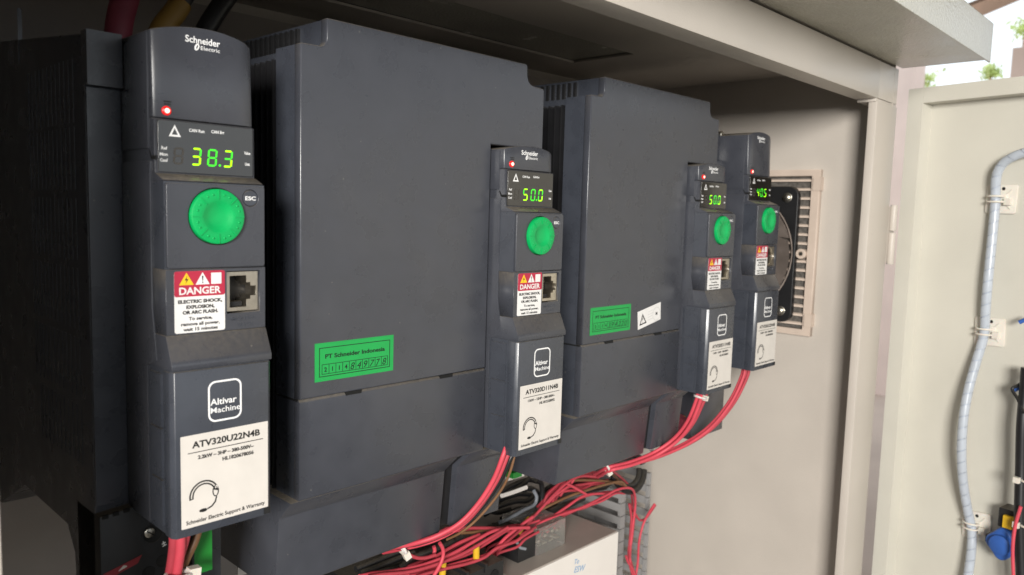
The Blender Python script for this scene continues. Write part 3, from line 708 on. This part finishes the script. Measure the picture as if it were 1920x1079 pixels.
for y, z in ((HY0 + 12, HZ1 - 12), (HY0 + 12, HZ0 + 12)):
    sc = link('bolt', lathe([(5.2, -1), (5.2, 0.6), (4.6, 0.9), (3.4, 0.9), (3.4, 3.6), (2.8, 4.0), (0, 4.0)], 20, 'X'), SCRW, fb); sc.location = Vector((798.5, y, z)) * S

# ------------------------------------------------------------------ things on the door
def spiral(P, r, pitch, gap, thick, n=14):
    P = catmull(P, 24); T, N = frames(P)
    L = [0.0]
    for a, b in zip(P, P[1:]): L.append(L[-1] + (b - a).length)
    def sample(s):
        s = min(max(s, 0), L[-1] - 1e-4); i = 0
        lo, hi = 0, len(L) - 1
        while hi - lo > 1:
            m = (lo + hi)//2
            if L[m] <= s: lo = m
            else: hi = m
        t = (s - L[lo]) / (L[hi] - L[lo]); p = P[lo].lerp(P[hi], t); tt = T[lo].lerp(T[hi], t).normalized(); nn = N[lo].lerp(N[hi], t); nn = (nn - tt*nn.dot(tt)).normalized()
        return p, nn, tt.cross(nn)
    turns = int((L[-1] - pitch) / pitch)
    bm = bmesh.new(); prev = None
    for q in range(turns * n):
        th = 2*math.pi*q/n; s0 = pitch*q/n; row = []
        for k in range(4):
            s = s0 + gap/2 + (pitch - gap) * k / 3
            p, nn, bb = sample(s); rr = r * (1.0 if k in (1, 2) else 0.985)
            row.append(bm.verts.new(p + (nn*math.cos(th) + bb*math.sin(th)) * rr))
        if prev:
            for k in range(3): bm.faces.new([prev[k], prev[k+1], row[k+1], row[k]])
        prev = row
    bmesh.ops.recalc_face_normals(bm, faces=bm.faces[:])
    bmesh.ops.solidify(bm, geom=bm.faces[:], thickness=thick)
    return finish(bm, 50)
WP = -18.0
CON = [(1990, 262, 8), (1945, 279, 10), (1905, 292, 12), (1880, 308, 11), (1868, 334, 9), (1866, 385, 6), (1860, 450, 7), (1853, 520, 9), (1848, 580, 8), (1845, 628, 6), (1830, 680, 9), (1815, 735, 14),
       (1806, 790, 18), (1803, 850, 19), (1806, 905, 15), (1814, 955, 9), (1822, 995, 6), (1821, 1035, 8), (1815, 1079, 10), (1805, 1130, 12)]
cpts = [on_door(x, y, WP + w) for x, y, w in CON]
cond = tag(empty('spiral_conduit', cpts[-1]), 'blue-white spiral wrapped cable running down the inside of the door', 'conduit')
cond_off = -Vector(cpts[-1]) * S
c1 = link('cable_core', tube(cpts, 2.9, 12, 10), WRAPI, cond); c1.location = cond_off
c2 = link('spiral_wrap', spiral(cpts, 3.75, 11.0, 0.45, -0.45), WRAP, cond); c2.location = cond_off
def tie_mount(px, py, label, size, tilt):
    c = on_door(px, py, WP)
    r = tag(empty('cable_tie_mount', c), label, 'tie mount', 'white adhesive mounts on the door')
    r.rotation_euler = Matrix((DU, -DN, Vector((0, 0, 1)))).transposed().to_euler()
    h = size / 2
    # local x runs outwards along the door, -y off the door, z up
    b = link('base', prism(rrect(-h, h, -h, h, 2.2, 4), 'Y', -2.2, -0.1, 0.5), NYL, r); b.rotation_euler = (0, tilt, 0)
    link('cradle', prism([(-6, -5.0), (6, -5.0), (6, 5.0), (-6, 5.0)], 'Y', -3.6, -2.0, 0.6), NYL, b)
    for q in range(4):
        a = math.pi/4 + q*math.pi/2
        link('gusset', prism([(-0.6, 4), (0.6, 4), (0.6, h - 1), (-0.6, h - 1)], 'Y', -2.9, -2.0, 0.2), NYL, b).rotation_euler = (0, a, 0)
    link('screw_hole', lathe([(1.6, 2.25), (0, 2.25)], 16), GAP, b).location = Vector((h*.1, 0, h*.72)) * S
    for z in (-2.6, 2.6):
        ring = [(-6.9*math.cos(a) , -5.0 - 6.3*math.sin(a), z) for a in [k*math.pi/10 - .35 for k in range(14)]]
        t = link('tie_band', tube(ring, 0.95, 8, 3), NYL, r)
        t.location = Vector((-size*.12, 0, 0)) * S
    link('tie_head', box(4.2, 9.6, -6.4, -2.4, -5.6, 0.8, 0.8), NYL, r)
tie_mount(1879, 374, 'topmost white adhesive cable tie mount on the door', 27, 0.02)
tie_mount(1857, 622, 'middle white adhesive cable tie mount on the door', 27, -0.03)
tie_mount(1832, 985, 'lowest white adhesive cable tie mount, tilted, near the blue switch', 27, -0.12)
# loom, switch and wires along the right edge
def dp(l, w0=0): return [on_door(x, y, WP + w + w0) for x, y, w in l]
tag(link('cable_loom', tube(dp([(1925, 690, 20), (1921, 740, 20), (1916, 800, 22), (1914, 880, 22), (1912, 960, 24), (1913, 1020, 24), (1916, 1100, 24)]), 4.6, 12, 6), BLKW), 'thick black cable loom at the right edge of the door', 'cable')
tag(link('black_cable', tube(dp([(1945, 700, 14), (1910, 722, 18), (1898, 730, 20), (1908, 748, 22), (1921, 775, 26)]), 1.5, 8), BLKW), 'thin black cable curling below the blue lug on the door', 'cable')
tag(link('red_wire', tube(dp([(1914, 950, 31), (1904, 985, 32), (1899, 1025, 33), (1900, 1079, 33), (1903, 1120, 33)]), 1.5, 8), REDW), 'red wire beside the black loom on the door', 'wire')
for i, (px, py) in enumerate(((1908, 901), (1907, 985))):
    c = on_door(px, py, WP + 30)
    t = tag(empty('cable_tie', c), ('upper' if i == 0 else 'lower') + ' white cable tie round the black loom on the door', 'cable tie', 'ties on the door loom')
    t.rotation_euler = Matrix((DU, -DN, Vector((0, 0, 1)))).transposed().to_euler()
    link('tie_head', box(-3.2, 1.6, -2, 2, -2.6, 2.6, 0.9), NYL, t)
    link('tie_band', tube([(1 + 6.5 - 6.3*math.cos(a), 8 - 7.5*math.sin(a + .2), 0) for a in [k*math.pi/8 for k in range(9)]], 1.0, 8, 3), NYL, t)
c = on_door(1898, 1012, WP)
sw_ = tag(empty('selector_switch', c), 'blue plastic switch body mounted low on the door', 'switch')
sw_.rotation_euler = Matrix((DU, -DN, Vector((0, 0, 1)))).transposed().to_euler()
link('body', prism([(13*math.cos(a) * (1 + .10*math.cos(4*a)), 14*math.sin(a) * (1 + .10*math.cos(4*a))) for a in [k*2*math.pi/36 for k in range(36)]], 'Y', -22, -0.2, 2.0, 3, 50), BLUE, sw_)
link('collar', lathe([(9, 21), (9, 26), (7, 27), (0, 27)], 28), BLUE, sw_)
link('catch', box(-15.6, -11.5, -18, -10, -3.5, 3.5, 0.8), BLK, sw_)
link('contact_block', box(-6, 9, -18, -0.2, 15, 33, 0.8), BLK, sw_)
link('actuator', box(-0.5, 7, -22, -14, 16.5, 28, 1.2), YELP, sw_)
for i, (px, py, lb) in enumerate(((1906, 727, 'blue crimp lug on the black cable at the door edge'), (1917, 601, 'small blue crimp lug at the right edge between two tie mounts'))):
    a = on_door(px - 6, py + 4, WP + 16); b = on_door(px + 14, py - 5, WP + 14)
    tag(link('crimp_lug', tube([a, a.lerp(b, .4), a.lerp(b, .6), b], 2.6 if i == 0 else 1.9, 10, 4), BLUE), lb, 'lug')

# ------------------------------------------------------------------ wiring below the drives
def wires(name, label, group, mats, r, lst, cat='wire'):
    out = []
    for k, pts in enumerate(lst):
        P = [at(x, y, Y) for x, y, Y in pts]
        m = mats[k % len(mats)] if isinstance(mats, (list, tuple)) else mats
        o = link(name, tube(P, r, 9, 7), m); tag(o, label if isinstance(label, str) else label[k], cat, group); out.append(o)
    return out
def shift(pts, dx, dy, dY=0, fade=False):
    n = len(pts) - 1
    return [(x + dx * (1 - (i/n if fade else 0)), y + dy * (1 - (i/n if fade else 0)), Y + dY) for i, (x, y, Y) in enumerate(pts)]
# bundle of the farthest drive
b4 = [(1394, 684, 12), (1390, 706, 12), (1368, 752, 16), (1332, 797, 24), (1290, 828, 34), (1240, 851, 42), (1190, 866, 46), (1142, 876, 52), (1120, 888, 80)]
wires('red_wire', ['leftmost red wire of the bundle hanging from the farthest narrow drive', 'second red wire from the left in the bundle of the farthest narrow drive', 'front red wire of the bundle hanging from the farthest narrow drive', 'rightmost red wire of the bundle hanging from the farthest narrow drive'], 'wires of the farthest narrow drive', [REDW, REDW2], 1.55,
      [b4, shift(b4, 7, 0, 2), shift(b4, 3, 3, -3), shift(b4, 11, 5, 0, True)])
b3 = [(1309, 734, 2), (1305, 752, 4), (1288, 792, 12), (1262, 824, 24), (1225, 849, 36), (1180, 867, 44), (1140, 877, 50), (1115, 890, 75)]
wires('red_wire', ['leftmost red wire of the tied bundle hanging from the farther wide drive', 'second red wire from the left in the tied bundle of the farther wide drive', 'front red wire of the tied bundle hanging from the farther wide drive', 'rightmost red wire of the tied bundle hanging from the farther wide drive'], 'wires of the farther wide drive', [REDW, REDW2], 1.55,
      [b3, shift(b3, 10, 1, 1, True), shift(b3, 6, 5, -3), shift(b3, 16, 3, 4, True)])
b2 = [(949, 838, 4), (942, 858, 4), (925, 900, 9), (897, 944, 17), (862, 981, 24), (820, 1005, 31), (782, 1018, 40), (745, 1026, 54), (715, 1032, 76)]
wires('red_wire', ['leftmost red wire of the bundle curving below the nearer wide drive', 'rightmost red wire of the bundle curving below the nearer wide drive', 'middle red wire of the bundle curving below the nearer wide drive'], 'wires of the nearer wide drive', [REDW, REDW2], 1.5,
      [b2, shift(b2, 9, 1, 2, True), shift(b2, 4, 4, 6)])
wires('black_wire', 'black wire running under the red bundle of the nearer wide drive', None, BLKW, 1.9, [shift(b2[:-1], 17, 3, 6, True)])
wires('brown_wire', 'thin brown wire running under the red bundle of the nearer wide drive', None, BRNW, 0.9, [[(966, 848, 8), (958, 880, 10), (944, 912, 15), (918, 948, 22), (888, 980, 30), (862, 1000, 38), (838, 1012, 50)]])
# bundle of the nearest drive
b1 = [(322, 988, 6), (326, 1010, 6), (324, 1040, 8), (318, 1079, 12), (312, 1120, 16)]
wires('red_wire', ['leftmost thick red wire below the nearest drive', 'middle thick red wire below the nearest drive', 'rightmost thick red wire below the nearest drive'], 'wires of the nearest drive', [REDW2, REDW], 2.2,
      [b1, shift(b1, 13, 2, -2), shift(b1, 27, 3, 0, True)])
wires('brown_wire', 'brown wire in the bundle below the nearest drive', None, BRNW, 1.8, [[(375, 985, 12), (366, 1015, 12), (352, 1045, 12), (338, 1079, 14), (325, 1120, 18)]])
def tie(px, py, Y, r, label, grp, axis):
    c = at(px, py, Y); t = tag(empty('cable_tie', c), label, 'cable tie', grp)
    link('tie_band', tube([(r*math.cos(a), r*.8*math.sin(a), 0) for a in [k*2*math.pi/14 for k in range(15)]], 1.1, 8, 2), NYLT, t)
    link('tie_head', box(r - 1, r + 4.2, -2.6, 1.6, -2.2, 2.2, 0.8), NYL, t)
    t.rotation_euler = axis; return t
tie(1313, 745, 2, 5.6, 'white cable tie gripping the red bundle under the farther wide drive', 'ties on the wiring', (0.1, 0.25, 0))
tie(334, 1078, 8, 5.2, 'pale cable tie round the red bundle below the nearest drive', 'ties on the wiring', (0, 0.1, 0))
tie(1137, 876, 52, 4.4, 'small white tie where the red bundles meet under the farther wide drive', 'ties on the wiring', (0.3, 1.0, 0))
tie(757, 1031, 52, 3.0, 'pale tie at the end of the red bundle under the nearer wide drive', 'ties on the wiring', (0.2, 1.1, 0))

def z920(l, Y): return [(920 + a/4.928, 860 + b/4.928, Y + (c[0] if c else 0)) for a, b, *c in l]
def z700(l, Y): return [(700 + a/6.03, 900 + b/6.03, Y + (c[0] if c else 0)) for a, b, *c in l]
mess = [
 z920([(-120,940),(0,880),(200,770),(450,600),(650,520),(850,450),(1050,350),(1180,285),(1290,275),(1330,330,4),(1335,450,8),(1310,650,10),(1290,850,10),(1290,1000,10),(1330,1100,10)], 112),
 z920([(-100,940),(0,870),(120,790),(300,640),(480,450),(560,360),(700,230),(830,165),(1000,170)], 104),
 z920([(-40,662),(200,650),(400,620),(520,570),(700,450),(850,350),(1000,325),(1100,332)], 116),
 z920([(1050,70,-50),(1160,140,-20),(1250,220),(1310,300),(1335,420),(1310,700),(1285,900),(1330,1060)], 122),
 z920([(1515,420),(1440,540),(1400,640),(1370,780),(1360,960),(1340,1090)], 126),
 z920([(1522,432),(1440,545),(1380,570),(1330,500),(1285,420)], 130),
 z920([(600,330),(700,300),(820,290),(940,232),(860,200),(700,210)], 122),
 z920([(640,350),(690,280),(760,255),(900,232),(1080,200)], 118),
 z920([(690,225),(760,262),(820,295),(880,330)], 108),
 z920([(560,380),(700,200),(860,150),(930,180),(1010,205)], 124),
 z920([(430,450),(600,280),(720,200),(880,190)], 128),
 z920([(1280,420),(1300,560),(1285,760),(1275,900),(1310,1090)], 124),
 z920([(1340,1090),(1310,1020),(1270,960),(1250,900)], 120),
]
lab1 = ['long red wire sweeping over the white supply unit into the duct', 'red wire arching up below the farther wide drive, left of the duct', 'red wire passing just above the clear terminal cover',
        'red wire dropping from the bundle tie down the wiring duct', 'red wire with a free upper end rising beside the duct', 'red wire with a hooked end between the duct walls',
        'short red wire looping behind the brown wires below the farther wide drive', 'red wire crossing under the brown wires below the farther wide drive', 'short diagonal red wire crossing the others below the farther wide drive',
        'red wire tucked closest under the farther wide drive', 'red wire at the back below the farther wide drive', 'inner red wire running down inside the duct', 'red wire bending out at the foot of the duct']
wires('red_wire', lab1, 'loose red wires below the drives', [REDW, REDW2], 1.3, mess)
mess2 = [
 z700([(-160,1090),(0,1060),(300,1020),(600,950),(900,830),(1150,690),(1330,590),(1450,560),(1600,545),(1760,540)], 84),
 z700([(-60,1100),(100,1070),(400,1040),(700,960),(1000,840),(1250,700),(1430,590),(1520,540)], 80),
 z700([(400,1090),(500,1070),(750,1000),(1000,930),(1250,860),(1370,790),(1500,650),(1688,500),(1800,420)], 90),
 z700([(480,1100),(600,1060),(830,1000),(1050,950),(1250,880),(1400,770),(1600,700),(1688,640),(1800,570)], 86),
 z700([(670,1110),(700,1060),(760,950),(790,850),(782,770),(750,715)], 72),
 z700([(330,800),(400,845),(500,882),(600,880),(700,850)], 76),
 z700([(684,755),(694,800),(675,860)], 80),
 z700([(420,735),(600,655),(750,592),(850,548),(1000,545),(1250,545),(1600,552)], 94),
 z700([(700,870),(850,780),(1000,700),(1200,620)], 92),
 z700([(200,1090),(420,1060),(640,1010),(760,960)], 92),
]
lab2 = ['red wire running lowest along the edge of the nearer wide drive', 'red wire running beside the lowest one under the nearer wide drive', 'red wire passing over the black contactor towards the supply unit',
        'red wire lying across the black contactor top', 'upright red wire bent over in front of the yellow ferrules', 'thick red wire with a pale sleeve curving below the nearer wide drive',
        'tiny upright red wire stub under the nearer wide drive', 'red wire lying along the top of the loose bunch', 'red wire crossing behind the upright bent one', 'short red wire at the bottom edge left of the contactor']
wires('red_wire', lab2, 'loose red wires below the drives', [REDW, REDW2], 1.35, mess2)
wires('brown_wire', ['brown wire crossing the loose red wires towards the duct', 'brown wire falling from the bundle tie to the duct top', 'brown wire beside the crossing brown one', 'brown wire low behind the red bundle'], 'brown wires below the drives', BRNW, 1.3, [
 z920([(330,590),(430,495),(700,360),(900,290),(1080,235),(1200,215),(1250,255)], 110), z920([(1075,85,-40),(1150,170),(1245,255)], 118),
 z920([(700,205),(900,200),(1100,215),(1230,245)], 114), z700([(1000,600),(1150,590),(1300,560),(1450,540)], 98)])
rj = random.Random(11)
extra = []
for base in (mess[0], mess[1], mess[2], mess[6], mess[7], mess[9], mess[10], mess2[0], mess2[1], mess2[2], mess2[3], mess2[7], mess2[8], mess[1], mess2[0], mess[0][:9], mess2[3]):
    ox, oy, oY = rj.uniform(-9, 9), rj.uniform(-9, 7), rj.uniform(4, 22)
    extra.append([(x + ox + rj.uniform(-5, 5), y + oy + rj.uniform(-5, 5), Y + oY) for x, y, Y in base])
wires('red_wire', 'thin red wire deep in the dense tangle below the wide drives', 'thin red wires of the tangle', [REDW2, REDW], 1.15, extra)
q = z700([(275,768), (300,780), (345,818)], 75)
tag(link('wire_sleeve', tube([at(*p) for p in q], 2.1, 10, 4), NYL), 'pale sleeve on the end of the thick red wire', 'sleeve')
# black cables at the back
rnd = random.Random(4)
bl = [
 z920([(20,620),(120,600),(300,520),(400,430),(440,330),(380,280),(300,290)], 150),
 z920([(60,640),(250,560),(420,470),(470,380),(470,240),(420,200)], 140),
 z920([(-60,520),(60,450),(220,400),(340,390),(420,330)], 170), z920([(-40,480),(100,380),(260,330),(380,340)], 175),
 z920([(0,640),(160,640),(320,610),(460,520),(520,400)], 160), z920([(-80,660),(100,655),(300,640),(420,600)], 150),
 z920([(-20,420),(140,340),(300,240),(360,180)], 165), z920([(60,330),(200,250),(330,200),(440,215)], 168),
 z920([(480,360),(520,280),(600,240),(700,230)], 165), z920([(440,560),(560,440),(700,340),(840,280)], 150),
 z920([(-200,560),(-60,480),(60,500),(180,470)], 178), z920([(100,560),(240,470),(380,450)], 182),
]
bl += [z920([(420 + 30*i, 470 - 26*i), (560 + 34*i, 380 - 22*i), (720 + 30*i, 330 - 16*i), (900 + 24*i, 300 - 14*i), (1060 + 14*i, 270 - 12*i)], 140 + 7*(i % 4)) for i in range(7)]
bl += [z920([(300 + 40*i, 600 - 10*i), (470 + 30*i, 520 - 14*i), (640 + 30*i, 470 - 20*i), (800 + 20*i, 400 - 10*i)], 134 + 6*(i % 3)) for i in range(4)]
bl += [z700([(-200,1010),(0,930),(200,850),(420,760)], 110), z700([(-150,1060),(60,980),(260,900),(460,830)], 106), z700([(300,1000),(420,900),(560,840),(700,790),(900,700)], 100), z700([(520,850),(640,800),(800,740),(1000,650)], 104), z700([(-100,1100),(120,1030),(340,960),(520,900)], 112)]
wires('black_cable', 'black cable in the dark tangle below the wide drives', 'black cables tangled below the wide drives', BLKW, 2.4, bl, 'cable')
wires('grey_cable', 'grey-blue cable curving through the black tangle between the wide drives', None, GRYW, 1.7, [z920([(80,590),(160,560),(300,480),(400,430),(425,360),(400,300)], 138)], 'cable')
wires('grey_cable', 'thin grey cable hanging beside the clear terminal cover', None, GRYW, 1.4, [z920([(240,770),(270,820),(320,835)], 104)], 'cable')
for i, (l, lb) in enumerate((([(100,345),(210,310),(330,265)], 'flat pale strip lying in the black cables'), ([(150,190),(230,165),(300,145)], 'pale plastic edge tucked behind the red bundle'))):
    P = [Vector(at(*p)) for p in z920(l, 132)]
    tag(link('pale_strip', tube(P, 2.0, 6, 3), PSUF), lb, 'strip')
c = at(962, 884, 120)
tag(link('green_connector', box(c[0]-6, c[0]+5, c[1]-6, c[1]+6, c[2]-4, c[2]+1, 1.0), GRNP), 'green connector peeking out behind the red bundle', 'connector')
# coil of black cable under the farther wide drive
cc = Vector(at(1178, 884, 128)); 
for i, (ra, rb, lb) in enumerate(((27, 17, 'outer'), (22, 12, 'inner'))):
    tag(link('cable_coil', tube([cc + Vector((ra*math.cos(a), 8*math.sin(a) + 3*i, rb*math.sin(a) + 2*math.cos(2*a))) for a in [k*2*math.pi/20 for k in range(20)]], 3.4 - i*.4, 10, 3), BLKW), lb + ' loop of coiled black cable above the duct', 'cable')
for i, pt in enumerate((((1112, 868, 60), (1150, 856, 60)),)):
    pass
# connectors at the right end of the farther wide drive
P = [Vector(at(x, y, Y)) for x, y, Y in ((1281, 783, 42), (1272, 797, 46), (1258, 812, 50))]
k = tag(empty('plug', P[2]), 'red sleeved plug behind the wires of the farther wide drive', 'plug')
link('sleeve', tube(P, 5.2, 10, 3), SHR, k).location = -P[2] * S
link('boot', tube([Vector(at(x, y, Y)) for x, y, Y in ((1258, 811, 50), (1246, 822, 54), (1238, 832, 58))], 5.0, 10, 3), BLKW, k).location = -P[2] * S
link('yellow_tab', tube([Vector(at(x, y, 44)) for x, y in ((1283, 782), (1276, 793))], 1.9, 8, 2, False), YELP, k).location = -P[2] * S
for i, (a, b) in enumerate((((1236, 823), (1243, 831)), ((1217, 840), (1224, 846)))):
    tag(link('wire_marker', tube([at(a[0], a[1], 46), at(b[0], b[1], 46)], 1.6, 8, 1, False), PAPW), ('upper' if i == 0 else 'lower') + ' white marker sleeve by the red bundle of the farther wide drive', 'marker', 'white markers')
# power cables rising above the nearest drive, each with a coloured sleeve at its lug
for pts, r, m, lb in (([(166, 99, 186), (163, 102, 150), (159, 110, 108), (157, 116, 92), (157, 120, 70)], 6.0, SHR, 'dark power cable with red sleeve rising above the nearest drive'),
                      ([(236, 112, 196), (206, 112, 140), (185, 112, 104), (176, 112, 90), (171, 112, 70)], 5.2, SHY, 'dark power cable with yellow sleeve rising above the nearest drive'),
                      ([(272, 124, 196), (240, 124, 150), (212, 124, 108), (198, 124, 80)], 6.0, None, 'plain dark power cable rising above the nearest drive')):
    pc = tag(empty('power_cable', pts[-1]), lb, 'cable', 'power cables above the nearest drive')
    link('jacket', tube(pts, r - 0.4, 14, 6), BLKW, pc).location = -Vector(pts[-1]) * S
    if m: link('sleeve', tube([Vector(pts[2]).lerp(Vector(pts[1]), .15)] + [Vector(p) for p in pts[2:]], r + 0.8, 14, 6), m, pc).location = -Vector(pts[-1]) * S

# slotted wiring duct
duct = tag(empty('wiring_duct', (705, 187, -600)), 'grey slotted wiring duct standing right of the white supply unit', 'duct')
DOF = Vector((-705, -187, 600))
link('base', box(676, 735, 224, 226.8, -620, -296, 0.3), DUCT, duct).location = DOF * S
for side, X, ztop in ((0, 677.0, -300.0), (1, 733.0, -292.0)):
    w = link('wall', box(X, X + 1.6, 205, 224, -620, ztop, 0.2), DUCT, duct); w.location = DOF * S
    for q in range(18):
        f = link('finger', cached('finger%d' % side, lambda: boxes([(0, 1.7, 150, 205.0, -8.6, 0), ((0 if side == 0 else -3), (9.0 if side == 0 else 1.7), 146.5, 150, -13.4, 0.2)])), DUCT, duct)
        f.location = (DOF + Vector((X, 0, ztop - q * 14.6))) * S
# white supply unit
psu = tag(empty('supply_unit', (520, 150, -420)), 'white fronted steel supply unit with blue writing, left of the duct', 'power supply')
PO = Vector((-520, -150, 420)) * S
link('case', box(448, 590, 89, 224, -440, -301, 0.8), PSU, psu).location = PO
link('front_plate', box(447.5, 590.4, 87.6, 89, -440, -301.6, 0.3), PSUF, psu).location = PO
a = at(1078, 1060, 87.5)
for s, dx, dz, sz in (('To', -1, 1, 4.6), ('ESW', -1, -7, 5.6)):
    link('marker_writing', text(s, sz, 87.52, a[0] + dx, a[2] + dz, bold=0.12, rot=-0.15, shear=0.2), BLUI, psu).location = PO
# clear terminal cover on top of the supply
tcv = tag(empty('terminal_block', (505, 128, -300)), 'black terminal block with clear plastic cover and screws on the supply unit', 'terminal block')
TO = Vector((-505, -128, 300)) * S
link('block', box(470, 492, 106, 146, -300.6, -280, 0.6), BLK, tcv).location = TO
link('cover', box(492.4, 530, 104, 148, -300.6, -276, 1.6, 3), CLR, tcv).location = TO
for i in range(4):
    for j in range(3):
        link('screw', cached('tscr', lambda: lathe([(2.6, 0), (2.6, 1.6), (2.0, 2.2), (0, 2.2)], 12, 'Z')), SCRW, tcv).location = TO + Vector((497 + i*8.6, 110 + j*13, -290 + (i + j) % 2 * 3)) * S
    link('clamp', cached('tclamp', lambda: box(-3, 3, -16, 16, 0, 1.2)), SCRW, tcv).location = TO + Vector((497 + i*8.6, 126, -294)) * S
link('ferrule', tube([(476, 112, -278), (482, 112, -272), (490, 112, -268)], 2.4, 10, 3), YELP, tcv).location = TO
# black contactor with yellow ferrules at the bottom edge
a = at(941, 1046, 84)
ct = tag(empty('contactor', (a[0] - 50, 130, a[2] - 60)), 'black contactor with round screw holes at the bottom edge of the picture', 'contactor')
CO = -Vector((a[0] - 50, 130, a[2] - 60)) * S
link('body', box(a[0] - 110, a[0], 82, 200, a[2] - 60, a[2] - 1, 1.0), BLK, ct).location = CO
for i in range(5):
    for j in range(2):
        h = link('screw_hole', cached('chole', lambda: lathe([(4.2, 0), (4.2, 0.8), (3.4, 0.8), (3.2, 0.2), (0, 0.2)], 20)), GAP, ct)
        h.location = CO + Vector((a[0] - 10 - i*20, 82, a[2] - 10 - j*14)) * S
    link('ridge', cached('cridge', lambda: box(-1.2, 1.2, 81, 120, -4, 3, 0.4)), BLK, ct).location = CO + Vector((a[0] - 20 - i*20, 0, a[2] - 1)) * S
for i, (x0, y0, x1, y1, lb) in enumerate(((893, 1024, 893, 1050, 'upper yellow ferrule beside the contactor'), (831, 1050, 829, 1085, 'lower yellow ferrule behind the bent red wire'))):
    tag(link('ferrule', tube([at(x0, y0, 88), at(x1, y1, 88)], 2.6, 12, 1, False), YELP), lb, 'ferrule', 'yellow ferrules')
# pale scrap at the lower left of the wide drive
P = [at(446, 1042, 120), at(462, 1046, 121), at(480, 1068, 119), at(468, 1076, 120), at(446, 1080, 122)]
bm = bmesh.new(); vs = [bm.verts.new(p) for p in P] + [bm.verts.new((p[0], p[1] + 1.2, p[2])) for p in P]
n = len(P); bm.faces.new(vs[:n]); bm.faces.new(vs[n:][::-1])
for i in range(n): bm.faces.new([vs[i], vs[(i+1) % n], vs[n + (i+1) % n], vs[n + i]])
tag(link('paper_tag', finish(bm), PAP), 'pale scrap of card in the dark gap left of the nearer wide drive', 'tag')

# ------------------------------------------------------------------ outside, far behind the open door
def far(px, py, dist):
    d = ray(px, py); d = d / np.linalg.norm(d); return Vector(CAMP + d * dist)
p = far(1682, 300, 5600)
tag(link('pink_column', prism(rrect(p.x - 180, p.x + 35, p.y - 120, p.y + 120, 10, 3), 'Z', -1100, 2400, 0), PINK), 'pink rendered column seen through the gap beside the door', 'column')
a, b = far(1790, 34, 3000), far(1925, -22, 3300)
P = [a, b]; d = (b - a).normalized(); up = Vector((0, 0, 1)); 
bm = bmesh.new(); add_box(bm, 0, (b - a).length, -40, 40, -22, 22)
sd = d.cross(up).normalized(); u2 = sd.cross(d)
for v in bm.verts: v.co = a + d * v.co.x + sd * v.co.y + u2 * v.co.z
tag(link('roof_beam', finish(bm, 0), WOOD), 'brown roof beam in the bright background above the canopy', 'beam')
p = far(1925, 115, 3400)
tag(link('pink_post', box(p.x - 30, p.x + 40, p.y - 40, p.y + 40, p.z - 1300, p.z + 45), PINK), 'pink post in the bright background at the right edge', 'post')
for i, (px, py, n, sp, lb) in enumerate(((1858, 136, 160, 45, 'small green leaf cluster above the door'), (1730, 150, 160, 70, 'pale green foliage near the canopy corner'), (1922, 55, 120, 60, 'green foliage at the upper right edge'))):
    c = far(px, py, 6000); t = tag(empty('shrub', (c.x, c.y, -1100)), lb, 'shrub', 'foliage outside')
    bm = bmesh.new(); rr = random.Random(20 + i)
    for k in range(n):
        o = Vector((rr.gauss(0, sp*.6), rr.gauss(0, sp*.6), rr.gauss(0, sp*.45))) + Vector((0, 0, c.z + 1100))
        u = Vector((rr.gauss(0, 1), rr.gauss(0, 1), rr.gauss(0, 1))).normalized(); v = u.orthogonal().normalized(); L = rr.uniform(18, 34)
        q = [o - u*L, o + v*L*.35, o + u*L, o - v*L*.35]
        bm.faces.new([bm.verts.new(x) for x in q])
    link('crown', finish(bm, 0), LEAF, t)
    link('trunk', tube([(0, 0, 0), (20, 10, (c.z+1100)*.5), (0, 0, c.z + 1100 - 10)], 7, 8, 5), WOOD, t)
